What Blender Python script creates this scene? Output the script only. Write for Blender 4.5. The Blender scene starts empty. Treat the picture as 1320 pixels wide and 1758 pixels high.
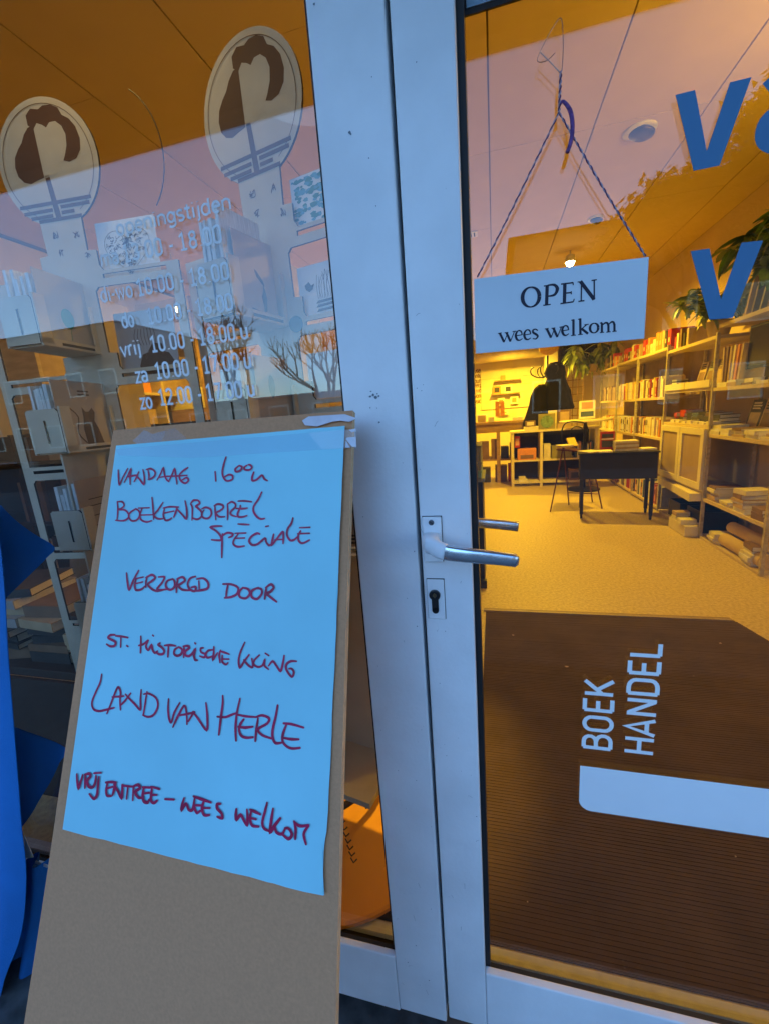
import bpy, bmesh, math, random
from mathutils import Vector, Matrix
random.seed(7)
S = bpy.context.scene
C = S.collection
# ------------------------------------------------------------------ camera, sky, light
YAW, PITCH, ROLL, FPX = -0.2637368, 0.2208946, -0.0771357, 724.872   # surveyed from the picture's vanishing points
CAM = Vector((0.0, -0.62, 1.26))
fw = Vector((math.sin(YAW)*math.cos(PITCH), math.cos(YAW)*math.cos(PITCH), -math.sin(PITCH)))
r0 = fw.cross(Vector((0, 0, 1))).normalized(); u0 = r0.cross(fw)
RT = math.cos(ROLL)*r0 + math.sin(ROLL)*u0
UP = -math.sin(ROLL)*r0 + math.cos(ROLL)*u0
cd = bpy.data.cameras.new('camera'); cam = bpy.data.objects.new('camera', cd); C.objects.link(cam)
cam.matrix_world = Matrix(((RT.x, UP.x, -fw.x, CAM.x), (RT.y, UP.y, -fw.y, CAM.y), (RT.z, UP.z, -fw.z, CAM.z), (0, 0, 0, 1)))
cd.sensor_fit = 'VERTICAL'; cd.sensor_height = 36.0; cd.lens = 36.0*FPX/1758.0
cd.clip_start = 0.02; cd.clip_end = 400
S.camera = cam
W = bpy.data.worlds.new('World'); S.world = W; W.use_nodes = True
wn = W.node_tree.nodes; wl = W.node_tree.links
bg = wn['Background']; sky = wn.new('ShaderNodeTexSky'); sky.sky_type = 'NISHITA'
sky.sun_disc = False; sky.sun_elevation = math.radians(14.0); sky.sun_rotation = math.radians(20.0)
wb = wn.new('ShaderNodeMix'); wb.data_type = 'RGBA'; wb.blend_type = 'MULTIPLY'; wb.inputs[0].default_value = 1.0
wb.inputs[7].default_value = (1.02, 1.82, 2.60, 1)      # dusk sky seen with the camera's warm-lamp white balance
wl.new(sky.outputs[0], wb.inputs[6]); 
gm = wn.new('ShaderNodeNewGeometry'); sp = wn.new('ShaderNodeSeparateXYZ'); wl.new(gm.outputs['Incoming'], sp.inputs[0])
ab = wn.new('ShaderNodeMath'); ab.operation = 'ABSOLUTE'; wl.new(sp.outputs[2], ab.inputs[0])
om_ = wn.new('ShaderNodeMath'); om_.operation = 'SUBTRACT'; om_.inputs[0].default_value = 1.0; wl.new(ab.outputs[0], om_.inputs[1])
pw_ = wn.new('ShaderNodeMath'); pw_.operation = 'POWER'; pw_.inputs[1].default_value = 2.5; wl.new(om_.outputs[0], pw_.inputs[0])
hz_ = wn.new('ShaderNodeMix'); hz_.data_type = 'RGBA'; hz_.blend_type = 'ADD'; wl.new(pw_.outputs[0], hz_.inputs[0])
wl.new(wb.outputs[2], hz_.inputs[6]); hz_.inputs[7].default_value = (2.0, .8, 1.2, 1)      # lavender dusk glow low in the sky
wl.new(hz_.outputs[2], bg.inputs[0])
bg.inputs[1].default_value = 0.15
sd = bpy.data.lights.new('sun', 'SUN'); sun = bpy.data.objects.new('sun', sd); C.objects.link(sun)
sd.energy = 0.05; sd.angle = math.radians(20); sd.color = (0.55, 0.75, 1.0)
sun.rotation_euler = (math.radians(50), 0, math.radians(-20))
S.view_settings.view_transform = 'Standard'; S.view_settings.look = 'None'
S.view_settings.exposure = 1.0; S.view_settings.gamma = 1.0; S.view_settings.use_curve_mapping = False
S.cycles.use_denoising = True
S.cycles.max_bounces = 10; S.cycles.transparent_max_bounces = 16; S.cycles.sample_clamp_indirect = 4.0

# ------------------------------------------------------------------ helpers
def ray(px, py):
    return (RT*((px-660)/FPX) + UP*(-(py-879)/FPX) + fw)
def hit(px, py, P0, n):
    r = ray(px, py); P0 = Vector(P0); n = Vector(n); return CAM + r*((P0-CAM).dot(n)/r.dot(n))
def onY(px, py, Y): return hit(px, py, (0, Y, 0), (0, 1, 0))
def onX(px, py, X): return hit(px, py, (X, 0, 0), (1, 0, 0))
def onZ(px, py, Z): return hit(px, py, (0, 0, Z), (0, 0, 1))

_mats = {}
def M(name, col=(.5, .5, .5), rough=.6, metal=0.0, var=.12, vs=8.0, bump=.0, bs=60.0, emit=None, es=0, stretch=None, spec=.4):
    if name in _mats: return _mats[name]
    m = bpy.data.materials.new(name); m.use_nodes = True; _mats[name] = m
    nt = m.node_tree; b = nt.nodes['Principled BSDF']
    b.inputs['Roughness'].default_value = rough; b.inputs['Metallic'].default_value = metal
    b.inputs['Specular IOR Level'].default_value = spec
    tc = nt.nodes.new('ShaderNodeTexCoord'); mp = nt.nodes.new('ShaderNodeMapping')
    nt.links.new(tc.outputs['Object'], mp.inputs[0])
    if stretch: mp.inputs['Scale'].default_value = stretch
    n = nt.nodes.new('ShaderNodeTexNoise'); n.inputs['Scale'].default_value = vs; n.inputs['Detail'].default_value = 6
    nt.links.new(mp.outputs[0], n.inputs['Vector'])
    cr = nt.nodes.new('ShaderNodeValToRGB')
    cr.color_ramp.elements[0].position = .3; cr.color_ramp.elements[1].position = .7
    cr.color_ramp.elements[0].color = tuple(max(0, c*(1-var)) for c in col)+(1,)
    cr.color_ramp.elements[1].color = tuple(min(1, c*(1+var)) for c in col)+(1,)
    nt.links.new(n.outputs[0], cr.inputs[0]); nt.links.new(cr.outputs[0], b.inputs['Base Color'])
    if bump:
        n2 = nt.nodes.new('ShaderNodeTexNoise'); n2.inputs['Scale'].default_value = bs; n2.inputs['Detail'].default_value = 4
        nt.links.new(mp.outputs[0], n2.inputs['Vector'])
        bp = nt.nodes.new('ShaderNodeBump'); bp.inputs['Strength'].default_value = bump; bp.inputs['Distance'].default_value = .002
        nt.links.new(n2.outputs[0], bp.inputs['Height']); nt.links.new(bp.outputs[0], b.inputs['Normal'])
    if emit:
        b.inputs['Emission Color'].default_value = emit+(1,); b.inputs['Emission Strength'].default_value = es
    return m
def glass_mat(name, f0, tint):
    m = bpy.data.materials.new(name); m.use_nodes = True; nt = m.node_tree; nt.nodes.clear()
    o = nt.nodes.new('ShaderNodeOutputMaterial'); mx = nt.nodes.new('ShaderNodeMixShader')
    t = nt.nodes.new('ShaderNodeBsdfTransparent'); t.inputs[0].default_value = tint+(1,)
    g = nt.nodes.new('ShaderNodeBsdfGlossy'); g.inputs['Roughness'].default_value = 0.0
    lw = nt.nodes.new('ShaderNodeLayerWeight'); lw.inputs['Blend'].default_value = .5
    p = nt.nodes.new('ShaderNodeMath'); p.operation = 'POWER'; p.inputs[1].default_value = 5
    q = nt.nodes.new('ShaderNodeMath'); q.operation = 'MULTIPLY_ADD'; q.inputs[1].default_value = 1-f0; q.inputs[2].default_value = f0
    nt.links.new(lw.outputs['Facing'], p.inputs[0]); nt.links.new(p.outputs[0], q.inputs[0]); nt.links.new(q.outputs[0], mx.inputs[0])
    nt.links.new(t.outputs[0], mx.inputs[1]); nt.links.new(g.outputs[0], mx.inputs[2]); nt.links.new(mx.outputs[0], o.inputs[0])
    return m

class MB:
    def __init__(s): s.v = []; s.f = []; s.mi = []
    def add(s, vs, fs, mi=0):
        b = len(s.v); s.v += [tuple(v) for v in vs]; s.f += [tuple(i+b for i in f) for f in fs]; s.mi += [mi]*len(fs)
    def box(s, c0, c1, mi=0, X=None, jit=0):
        x0, y0, z0 = c0; x1, y1, z1 = c1
        vs = [Vector(p) for p in ((x0,y0,z0),(x1,y0,z0),(x1,y1,z0),(x0,y1,z0),(x0,y0,z1),(x1,y0,z1),(x1,y1,z1),(x0,y1,z1))]
        if jit: vs = [v+Vector([random.uniform(-jit, jit) for _ in range(3)]) for v in vs]
        if X is not None: vs = [X @ v for v in vs]
        s.add(vs, [(0,3,2,1),(4,5,6,7),(0,1,5,4),(1,2,6,5),(2,3,7,6),(3,0,4,7)], mi); return s
    def tube(s, pts, r, seg=8, mi=0, closed=False, flat=None):
        pts = [Vector(p) for p in pts]; n = len(pts); rs = r if isinstance(r, (list, tuple)) else [r]*n
        base = len(s.v); ref = None
        for i, p in enumerate(pts):
            a = pts[i-1] if (i > 0 or closed) else p; b = pts[(i+1) % n] if (i < n-1 or closed) else p
            t = (b-a).normalized() if (b-a).length > 1e-9 else Vector((0,0,1))
            if ref is None: ref = t.orthogonal().normalized()
            ref = (ref-t*ref.dot(t)); ref = ref.normalized() if ref.length > 1e-6 else t.orthogonal().normalized()
            w = t.cross(ref)
            for k in range(seg):
                A = 2*math.pi*k/seg; s.v.append(tuple(p+(ref*math.cos(A)+w*math.sin(A))*rs[i]))
        for i in range(n if closed else n-1):
            j = (i+1) % n
            for k in range(seg):
                k2 = (k+1) % seg; s.f.append((base+i*seg+k, base+i*seg+k2, base+j*seg+k2, base+j*seg+k)); s.mi.append(mi)
        if not closed:
            s.f.append(tuple(base+k for k in range(seg))[::-1]); s.f.append(tuple(base+(n-1)*seg+k for k in range(seg))); s.mi += [mi, mi]
        return s
    def lathe(s, prof, c=(0,0,0), seg=24, mi=0, X=None):
        b = len(s.v); c = Vector(c)
        for (r, z) in prof:
            for k in range(seg):
                a = 2*math.pi*k/seg; v = Vector((r*math.cos(a), r*math.sin(a), z)); v = (X @ v) if X is not None else v
                s.v.append(tuple(v+c))
        for i in range(len(prof)-1):
            for k in range(seg):
                k2 = (k+1) % seg; s.f.append((b+i*seg+k, b+i*seg+k2, b+(i+1)*seg+k2, b+(i+1)*seg+k)); s.mi.append(mi)
        s.f.append(tuple(b+k for k in range(seg))[::-1]); s.mi.append(mi)
        s.f.append(tuple(b+(len(prof)-1)*seg+k for k in range(seg))); s.mi.append(mi)
        return s
    def prism(s, pts, n, th, mi=0):
        """closed outline in 3-D, face towards n, thickness th going backwards"""
        n = Vector(n).normalized(); pts = [Vector(p) for p in pts]
        area = Vector((0,0,0))
        for i in range(len(pts)): area += pts[i].cross(pts[(i+1) % len(pts)])
        if area.dot(n) < 0: pts = pts[::-1]
        m = len(pts)
        s.add(pts+[p-n*th for p in pts], [tuple(range(m)), tuple(range(2*m-1, m-1, -1))]+[(i, i+m, (i+1) % m+m, (i+1) % m) for i in range(m)], mi)
        return s
    def mesh(s, name, mats, smooth=False):
        me = bpy.data.meshes.new(name); me.from_pydata(s.v, [], s.f)
        for m in mats: me.materials.append(m)
        me.polygons.foreach_set('material_index', s.mi)
        if smooth: me.polygons.foreach_set('use_smooth', [True]*len(me.polygons))
        me.update(); return me
    def build(s, name, mat, parent=None, smooth=False, bevel=0):
        mats = mat if isinstance(mat, (list, tuple)) else [mat]
        me = s.mesh(name, mats, smooth)
        bm = bmesh.new(); bm.from_mesh(me); bmesh.ops.recalc_face_normals(bm, faces=bm.faces); bm.to_mesh(me); bm.free()
        o = bpy.data.objects.new(name, me); C.objects.link(o)
        if parent is not None: o.parent = parent; o.matrix_parent_inverse = par_inv(parent)
        if bevel:
            md = o.modifiers.new('bevel', 'BEVEL'); md.width = bevel; md.segments = 2; md.limit_method = 'ANGLE'
        return o
def par_inv(p):
    m = Matrix.LocRotScale(p.location, p.rotation_euler, p.scale)
    if p.parent: m = par_mat(p)
    return m.inverted()
def par_mat(p):
    m = Matrix.LocRotScale(p.location, p.rotation_euler, p.scale)
    if p.parent: m = par_mat(p.parent) @ p.matrix_parent_inverse @ m
    return m
def tag(o, label=None, cat=None, group=None, kind=None):
    if label: o['label'] = label
    if cat: o['category'] = cat
    if group: o['group'] = group
    if kind: o['kind'] = kind
    return o
def thing(name, label, cat, loc=(0,0,0), rz=0, group=None):
    o = bpy.data.objects.new(name, None); C.objects.link(o); o.location = loc; o.rotation_euler = (0, 0, rz)
    o.empty_display_size = .05
    return tag(o, label, cat, group)
def struct(name, mb, mat, parent=None, **k):
    o = mb.build(name, mat, parent, **k)
    if parent is None: o['kind'] = 'structure'
    return o
def boxo(name, c0, c1, mat, parent=None, bevel=0, jit=0):
    return MB().box(c0, c1, jit=jit).build(name, mat, parent, bevel=bevel)

def ordn(i):
    return ['first','second','third','fourth','fifth','sixth','seventh','eighth','ninth','tenth','eleventh','twelfth','thirteenth','fourteenth','fifteenth','sixteenth','seventeenth','eighteenth','nineteenth','twentieth'][i] if i < 20 else ['twenty-first','twenty-second','twenty-third','twenty-fourth','twenty-fifth','twenty-sixth','twenty-seventh','twenty-eighth','twenty-ninth','thirtieth'][(i-20) % 10]

def catmull(P, k=5):
    if len(P) < 3: return P
    out = []
    for i in range(len(P)-1):
        p0 = P[max(i-1, 0)]; p1 = P[i]; p2 = P[i+1]; p3 = P[min(i+2, len(P)-1)]
        for j in range(k):
            t = j/k
            out.append(.5*((2*p1)+(p2-p0)*t+(2*p0-5*p1+4*p2-p3)*t*t+(3*p1-p0-3*p2+p3)*t**3))
    out.append(P[-1]); return out
_lift = [0]
def pen(mb, pts, n, w, smooth=True, cap=True, base=.0004, mi=0, k=5):
    """a flat inked stroke of width w lying on a plane with normal n"""
    n = Vector(n).normalized(); pts = [Vector(p) for p in pts]
    if len(pts) == 1: pts = [pts[0], pts[0]+n.orthogonal()*1e-4]
    ws = list(w) if isinstance(w, (list, tuple)) else [w]*len(pts)
    kp_ = [i for i in range(len(pts)) if i == 0 or (pts[i]-pts[i-1]).length > 1e-6]
    pts = [pts[i] for i in kp_]; ws = [ws[i] for i in kp_]
    if smooth and len(pts) > 2:
        pw = catmull([Vector((*p, 0)) if False else p for p in pts], k)
        ww = []
        for i in range(len(pts)-1):
            ww += [ws[i]+(ws[i+1]-ws[i])*j/k for j in range(k)]
        ww.append(ws[-1]); pts, ws = pw, ww
    _lift[0] = (_lift[0]+1) % 23
    off = base+_lift[0]*.000012
    m = len(pts); L = []; Rr = []
    for i, p in enumerate(pts):
        t1 = (pts[i]-pts[i-1]).normalized() if i > 0 else None
        t2 = (pts[i+1]-pts[i]).normalized() if i < m-1 else None
        t = (t1+t2) if (t1 is not None and t2 is not None) else (t1 if t1 is not None else t2)
        t = t.normalized() if t.length > 1e-6 else t2
        sd_ = n.cross(t).normalized(); c = 1.0
        if t1 is not None and t2 is not None: c = max(.55, t.dot(t1))
        h = ws[i]/2/c; lift = n*(off+i*.000003)
        L.append(p+sd_*h+lift); Rr.append(p-sd_*h+lift)
    b = len(mb.v)
    for a_, b_ in zip(L, Rr): mb.v += [tuple(a_), tuple(b_)]
    for i in range(m-1):
        mb.f.append((b+2*i, b+2*i+1, b+2*i+3, b+2*i+2)); mb.mi.append(mi)
    if cap:
        for end, tt in ((0, (pts[0]-pts[1])), (m-1, (pts[-1]-pts[-2]))):
            if tt.length < 1e-9: continue
            tt.normalize(); sd_ = n.cross(tt); c0 = pts[end]+n*(off+end*.000003+.000005); h = ws[end]/2
            bb = len(mb.v); K = 6
            for q in range(K+1):
                a = -math.pi/2+math.pi*q/K; mb.v.append(tuple(c0+(tt*math.cos(a)+sd_*math.sin(a))*h))
            mb.f.append(tuple(bb+q for q in range(K+1))); mb.mi.append(mi)

def arc(cx, cy, rx, ry, a0, a1, k=10):
    return [(cx+rx*math.cos(math.radians(a0+(a1-a0)*i/k)), cy+ry*math.sin(math.radians(a0+(a1-a0)*i/k))) for i in range(k+1)]
G = {}   # stroke letters: (advance, [strokes]); unit = capital height
def gl(ch, adv, *st): G[ch] = (adv, st)
gl('0', .62, arc(.25,.78,.2,.22,0,180)+arc(.25,.22,.2,.22,180,360)+[(.45,.78)])
gl('1', .62, [(.04,.8),(.25,1),(.25,0)], [(.06,0),(.46,0)])
gl('2', .62, arc(.25,.77,.2,.23,170,0,8)+[(.44,.6),(.05,0),(.47,0)])
gl('3', .62, arc(.24,.77,.2,.22,160,-90,8), arc(.24,.27,.22,.27,90,-160,8))
gl('7', .62, [(.04,1),(.46,1),(.18,0)])
gl('8', .62, arc(.25,.76,.18,.22,0,360,14), arc(.25,.27,.21,.27,0,360,14))
gl('.', .3, [(.13,.0),(.13,.07)]); gl('-', .42, [(.06,.38),(.3,.38)]); gl(' ', .3)
gl('d', .56, [(.44,1.02),(.44,0)], arc(.25,.35,.2,.35,20,340,12))
gl('i', .24, [(.1,.7),(.1,0)], [(.1,.92),(.1,.98)])
gl('w', .74, [(.03,.7),(.18,0),(.33,.6),(.48,0),(.63,.7)])
gl('o', .56, arc(.25,.35,.2,.35,0,360,14)); gl('v', .5, [(.02,.7),(.22,0),(.42,.7)])
gl('r', .38, [(.07,.7),(.07,0)], arc(.25,.4,.18,.3,170,70,5))
gl('j', .26, [(.14,.7),(.14,-.1)]+arc(.02,-.1,.12,.13,0,-80,4), [(.14,.92),(.14,.98)])
gl('z', .5, [(.04,.7),(.42,.7),(.04,0),(.44,0)])
gl('a', .54, arc(.22,.5,.2,.2,150,0,6)+[(.42,0)], arc(.23,.2,.19,.2,60,330,8))
gl('m', .8, [(.06,.7),(.06,0)], arc(.21,.5,.15,.2,180,0,6)+[(.36,0)], arc(.51,.5,.15,.2,180,0,6)+[(.66,0)])
gl('n', .54, [(.06,.7),(.06,0)], arc(.24,.5,.18,.2,180,0,6)+[(.42,0)])
gl('u', .54, [(.05,.7)]+arc(.24,.2,.19,.2,180,360,6)+[(.43,.7)], [(.43,.3),(.43,0)])
gl('g', .54, arc(.23,.38,.19,.32,20,340,12), [(.43,.7),(.43,-.1)]+arc(.24,-.1,.19,.16,0,-150,6))
gl('s', .46, arc(.21,.52,.16,.18,40,270,7)+arc(.21,.17,.17,.17,90,-140,7))
gl('t', .36, [(.15,.95),(.15,.1),(.3,0)], [(.0,.7),(.3,.7)]); gl('e', .52, [(.06,.38),(.42,.38)]+arc(.24,.35,.19,.35,10,310,12))
gl('p', .56, [(.07,.7),(.07,-.28)], arc(.26,.35,.2,.35,-160,160,12)); gl('l', .24, [(.1,1),(.1,0)])
gl('k', .5, [(.07,1),(.07,0)], [(.4,.7),(.09,.3)], [(.18,.4),(.42,0)]); gl('c', .48, arc(.24,.35,.19,.35,50,310,10))
gl('y', .5, [(.02,.7),(.22,.05)], [(.42,.7),(.12,-.28)]); gl('h', .54, [(.06,1),(.06,0)], arc(.24,.5,.18,.2,180,0,6)+[(.42,0)])
gl('O', .66, arc(.28,.72,.22,.26,0,180)+arc(.28,.26,.22,.26,180,360)+[(.5,.72)])
gl('B', .64, [(.08,0),(.08,1)], [(.08,.98)]+arc(.3,.76,.18,.22,90,-90,7)+[(.08,.53)], arc(.32,.27,.2,.26,90,-90,7)+[(.08,.01)])
gl('E', .56, [(.08,0),(.08,1)], [(.08,.985),(.46,.985)], [(.08,.51),(.4,.51)], [(.08,.015),(.46,.015)])
gl('K', .6, [(.08,0),(.08,1)], [(.5,1),(.1,.4)], [(.22,.55),(.52,0)]); gl('H', .64, [(.08,0),(.08,1)], [(.52,0),(.52,1)], [(.08,.5),(.52,.5)])
gl('A', .66, [(.04,0),(.29,1),(.54,0)], [(.13,.28),(.45,.28)]); gl('N', .66, [(.08,0),(.08,1)], [(.1,.96),(.5,.04)], [(.52,0),(.52,1)])
gl('D', .66, [(.08,0),(.08,1)], [(.08,.985),(.28,.985)]+arc(.28,.74,.24,.245,90,0,5)+arc(.28,.26,.24,.245,0,-90,5)+[(.08,.015)])
gl('L', .52, [(.08,1),(.08,0)], [(.08,.015),(.45,.015)])
def text(mb, s, P, ux, uz, h, w, n, track=1.0, wx=1.0):
    """set a line of stroke letters from P along ux, letters rising along uz; returns end point"""
    x = 0
    for ch in s:
        adv, sts = G[ch]
        for st in sts:
            if len(st) > 1: pen(mb, [P+ux*(x+a*h*wx)+uz*(b*h) for a, b in st], n, w, smooth=False, cap=False)
        x += adv*h*track*wx
    return P+ux*x
def flat_poly(mb, pts, n, off=.0006, mi=0):
    n = Vector(n).normalized(); b = len(mb.v); pts = [Vector(p) for p in pts]
    area = Vector((0,0,0))
    for i in range(len(pts)): area += (pts[i]-pts[0]).cross(pts[(i+1) % len(pts)]-pts[0])
    if area.dot(n) < 0: pts = pts[::-1]
    mb.v += [tuple(p+n*off) for p in pts]; mb.f.append(tuple(range(b, b+len(pts)))); mb.mi.append(mi)
def curve_plate(name, loops, P0, ux, uz, th, mat, parent):
    """plate with real holes: loops of (a, z) in the plane P0 + ux*a + uz*z; th along the normal"""
    cu = bpy.data.curves.new(name, 'CURVE'); cu.dimensions = '2D'; cu.fill_mode = 'BOTH'; cu.extrude = th/2
    for lp in loops:
        sp = cu.splines.new('POLY'); sp.points.add(len(lp)-1); sp.use_cyclic_u = True
        for i, (a, b) in enumerate(lp): sp.points[i].co = (a, b, 0, 1)
    t = bpy.data.objects.new('tmp', cu); C.objects.link(t)
    dg = bpy.context.evaluated_depsgraph_get(); me = bpy.data.meshes.new_from_object(t.evaluated_get(dg))
    C.objects.unlink(t); bpy.data.objects.remove(t); bpy.data.curves.remove(cu)
    n = ux.cross(uz)
    X = Matrix(((ux.x, uz.x, n.x, P0.x), (ux.y, uz.y, n.y, P0.y), (ux.z, uz.z, n.z, P0.z), (0,0,0,1)))
    me.transform(X); me.materials.clear(); me.materials.append(mat); me.materials.append(rackedge); me.name = name
    for p_ in me.polygons: p_.material_index = 0 if abs(p_.normal.dot(n)) > .5 else 1
    o = bpy.data.objects.new(name, me); C.objects.link(o); o.parent = parent
    if parent is not None: o.matrix_parent_inverse = par_inv(parent)
    return o
def rrect(x0, z0, x1, z1, r, k=4):
    o = []
    for cx, cz, a in ((x1-r, z1-r, 0), (x0+r, z1-r, 90), (x0+r, z0+r, 180), (x1-r, z0+r, 270)):
        o += arc(cx, cz, r, r, a, a+90, k)
    return o
NF = Vector((0, -1, 0)); EX = Vector((1, 0, 0)); EZ = Vector((0, 0, 1))

# ------------------------------------------------------------------ materials
white = M('white_paint', (.74, .76, .78), .42, var=.09, vs=7, bump=.25, bs=140)
rubber = M('black_rubber', (.012, .012, .014), .6)
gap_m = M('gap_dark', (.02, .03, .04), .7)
glass = glass_mat('window_glass', .055, (.95, .95, .94))
floor_m = M('screed_floor', (.55, .43, .22), .45, var=.22, vs=55, bump=.5, bs=300)
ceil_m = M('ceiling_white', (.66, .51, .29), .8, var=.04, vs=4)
wall_m = M('cream_wall', (.74, .66, .46), .8, var=.05, vs=3)
card_m = M('cardboard', (.51, .25, .125), .85, var=.07, vs=220, bump=.25, bs=300)
cardedge_m = M('cardboard_edge', (.62, .42, .24), .9, var=.15, vs=60)
paper_m = M('pale_blue_paper', (.27, .64, .74), .7, var=.06, vs=5, bump=1.0, bs=7)
ink = M('dark_red_marker', (.36, .004, .06), .5, var=.3, vs=60)
alu = M('brushed_aluminium', (.62, .63, .65), .28, metal=1.0, var=.1, vs=40, stretch=(1, 1, 12))
black_m = M('black_paint', (.012, .011, .012), .45)
rack_m = M('grey_board', (.52, .45, .34), .8, var=.06, vs=20, bump=.1, bs=200)
rackedge = M('board_inner', (.035, .028, .022), .9)

# ------------------------------------------------------------------ the shop's shell
ZC = 2.85; XR = 2.12; XL = -3.7; YB = 8.6
fl = struct('floor', MB().box((XL-.2, .157, -.12), (XR+.2, YB+.2, 0)), floor_m)
w = struct('wall_right', MB().box((XR, -.02, 0.001), (XR+.2, YB, ZC)), M('ochre_plaster', (.62, .47, .26), .85, var=.1, vs=1.6, bump=.1))
w = struct('wall_left', MB().box((XL-.2, -.02, .001), (XL, YB, ZC)), wall_m)
wb_ = struct('wall_back', MB().box((XL-.2, YB, .001), (XR+.2, YB+.2, ZC+.3)), wall_m)
# ceiling: slab with separate panels under it
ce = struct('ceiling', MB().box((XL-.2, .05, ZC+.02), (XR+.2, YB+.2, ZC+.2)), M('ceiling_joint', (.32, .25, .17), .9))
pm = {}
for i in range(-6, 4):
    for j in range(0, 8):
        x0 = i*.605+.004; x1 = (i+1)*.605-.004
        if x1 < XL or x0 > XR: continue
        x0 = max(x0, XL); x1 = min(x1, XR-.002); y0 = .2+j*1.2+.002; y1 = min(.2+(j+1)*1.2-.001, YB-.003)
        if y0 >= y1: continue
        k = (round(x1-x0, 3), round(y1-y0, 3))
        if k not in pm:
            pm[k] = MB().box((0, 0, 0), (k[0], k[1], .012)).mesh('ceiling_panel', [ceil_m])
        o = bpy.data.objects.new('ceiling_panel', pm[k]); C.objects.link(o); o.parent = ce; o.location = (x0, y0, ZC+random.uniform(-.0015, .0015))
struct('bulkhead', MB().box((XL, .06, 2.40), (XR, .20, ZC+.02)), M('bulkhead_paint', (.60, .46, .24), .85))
# outside ground
struct('pavers', MB().box((-60, -8, -.2), (60, -1.35, -.014)), M('pale_pavers', (.13, .125, .12), .8, var=.2, vs=4, bump=.3))
struct('pavement', MB().box((-60, -1.349, -.2), (60, .129, -.012)), M('dark_paving', (.055, .06, .062), .75, var=.45, vs=25, bump=.6, bs=60))
struct('road', MB().box((-60, -60, -.3), (60, -8.01, -.1)), M('asphalt', (.05, .05, .052), .8, var=.2, vs=3, bump=.4))
MBd = MB()
for _ in range(40):
    x = random.uniform(-.45, .3); y = random.uniform(-.25, -.0); r = random.uniform(.0008, .0022)
    MBd.lathe([(r, 0), (r*.8, r), (r*.2, r*1.2)], (x, y, -.012), seg=6)
tag(MBd.build('grit', M('pale_grit', (.6, .6, .58), .8)), 'pale grit and crumbs on the dark paving at the threshold', 'grit', kind='stuff')

# canopy above the shopfront and the brick front itself
cn = thing('canopy', 'flat white canopy projecting over the shopfront above the door', 'canopy', (0, -.7, 2.6))
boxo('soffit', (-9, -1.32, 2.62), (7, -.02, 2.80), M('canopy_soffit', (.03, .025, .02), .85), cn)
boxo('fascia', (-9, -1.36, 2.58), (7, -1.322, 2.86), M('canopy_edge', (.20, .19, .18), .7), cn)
struct('facade_wall', MB().box((-9, -.02, 2.46), (7, .055, 5.5)), M('front_brick', (.30, .17, .12), .85, var=.3, vs=14, bump=.4))
struct('facade_pier_right', MB().box((1.02, -.03, 0), (7, .055, 2.46)), M('front_brick'))
struct('facade_pier_left', MB().box((-9, -.03, 0), (-2.42, .055, 2.46)), M('front_brick'))

# ------------------------------------------------------------------ fixed window (left) and door (right)
wf = thing('shop_window', 'white framed fixed window with opening hours lettered on its glass', 'window', (-1.3, 0, 0))
def bar(name, x0, x1, z0, z1, par, y0=0, y1=.06, m=white, bev=.0025):
    return boxo(name, (x0, y0, z0), (x1, y1, z1), m, par, bevel=bev)
bar('post', -.2185, -.1185, .012, 2.44, wf)
bar('left_post', -2.40, -2.30, .012, 2.44, wf)
bar('bottom_rail', -2.2995, -.2190, .004, .1615, wf, y0=.0006, y1=.014)
bar('inner_rail', -2.2995, -.2190, .004, .085, wf, y0=.0142, y1=.058)
bar('top_rail', -2.2995, -.2190, 2.34, 2.44, wf, y0=.0006)
gk = MB()
gk.box((-.2250, .0142, .0852), (-.2187, .05, 2.3395)); gk.box((-2.2994, .008, .1616), (-2.2930, .05, 2.3395))
gk.box((-2.2929, .0142, .0852), (-.2251, .022, .160)); gk.build('gasket', rubber, wf)
gp = boxo('pane', (-2.2929, .024, .0853), (-.2251, .030, 2.3394), glass, wf)
# the hours, white vinyl on the outside of the pane
hours = MB(); Yg = .0235
vin = M('white_vinyl', (.80, .83, .85), .5, var=.03)
def hrow(s, px, py, qx, qy, cap):
    a = onY(px, py, Yg); b = onY(qx, qy, Yg)
    ln = sum(G[c][0] for c in s)
    h = (onY(px, py-cap, Yg)-a).length
    d = (b-a); d.z *= .3; L_ = d.length; d.normalize()
    t = L_/(ln*h)
    text(hours, s, a, d, EZ, h, h*.165, NF, wx=t)
hrow('openingstijden', 202, 405, 400, 355, 25)
hrow('ma 13.00 - 18.00', 176, 458, 386, 414, 26)
hrow('di-wo 10.00 - 18.00', 176, 519, 398, 475, 25)
hrow('do', 212, 563, 234, 559, 25); hrow('10.00 - 18.00', 256, 556, 404, 526, 25)
hrow('vrij', 210, 612, 245, 608, 24); hrow('10.00 - 18.00 u', 262, 604, 428, 577, 25)
hrow('za', 235, 657, 257, 653, 24); hrow('10.00 - 17.00 u', 270, 650, 434, 630, 25)
hrow('zo', 243, 702, 265, 698, 24); hrow('12.00 - 17.00 u', 276, 695, 440, 680, 25)
hours.build('lettering', M('hours_vinyl', (.72, .75, .77), .6, var=.1, vs=30), gp)
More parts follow.
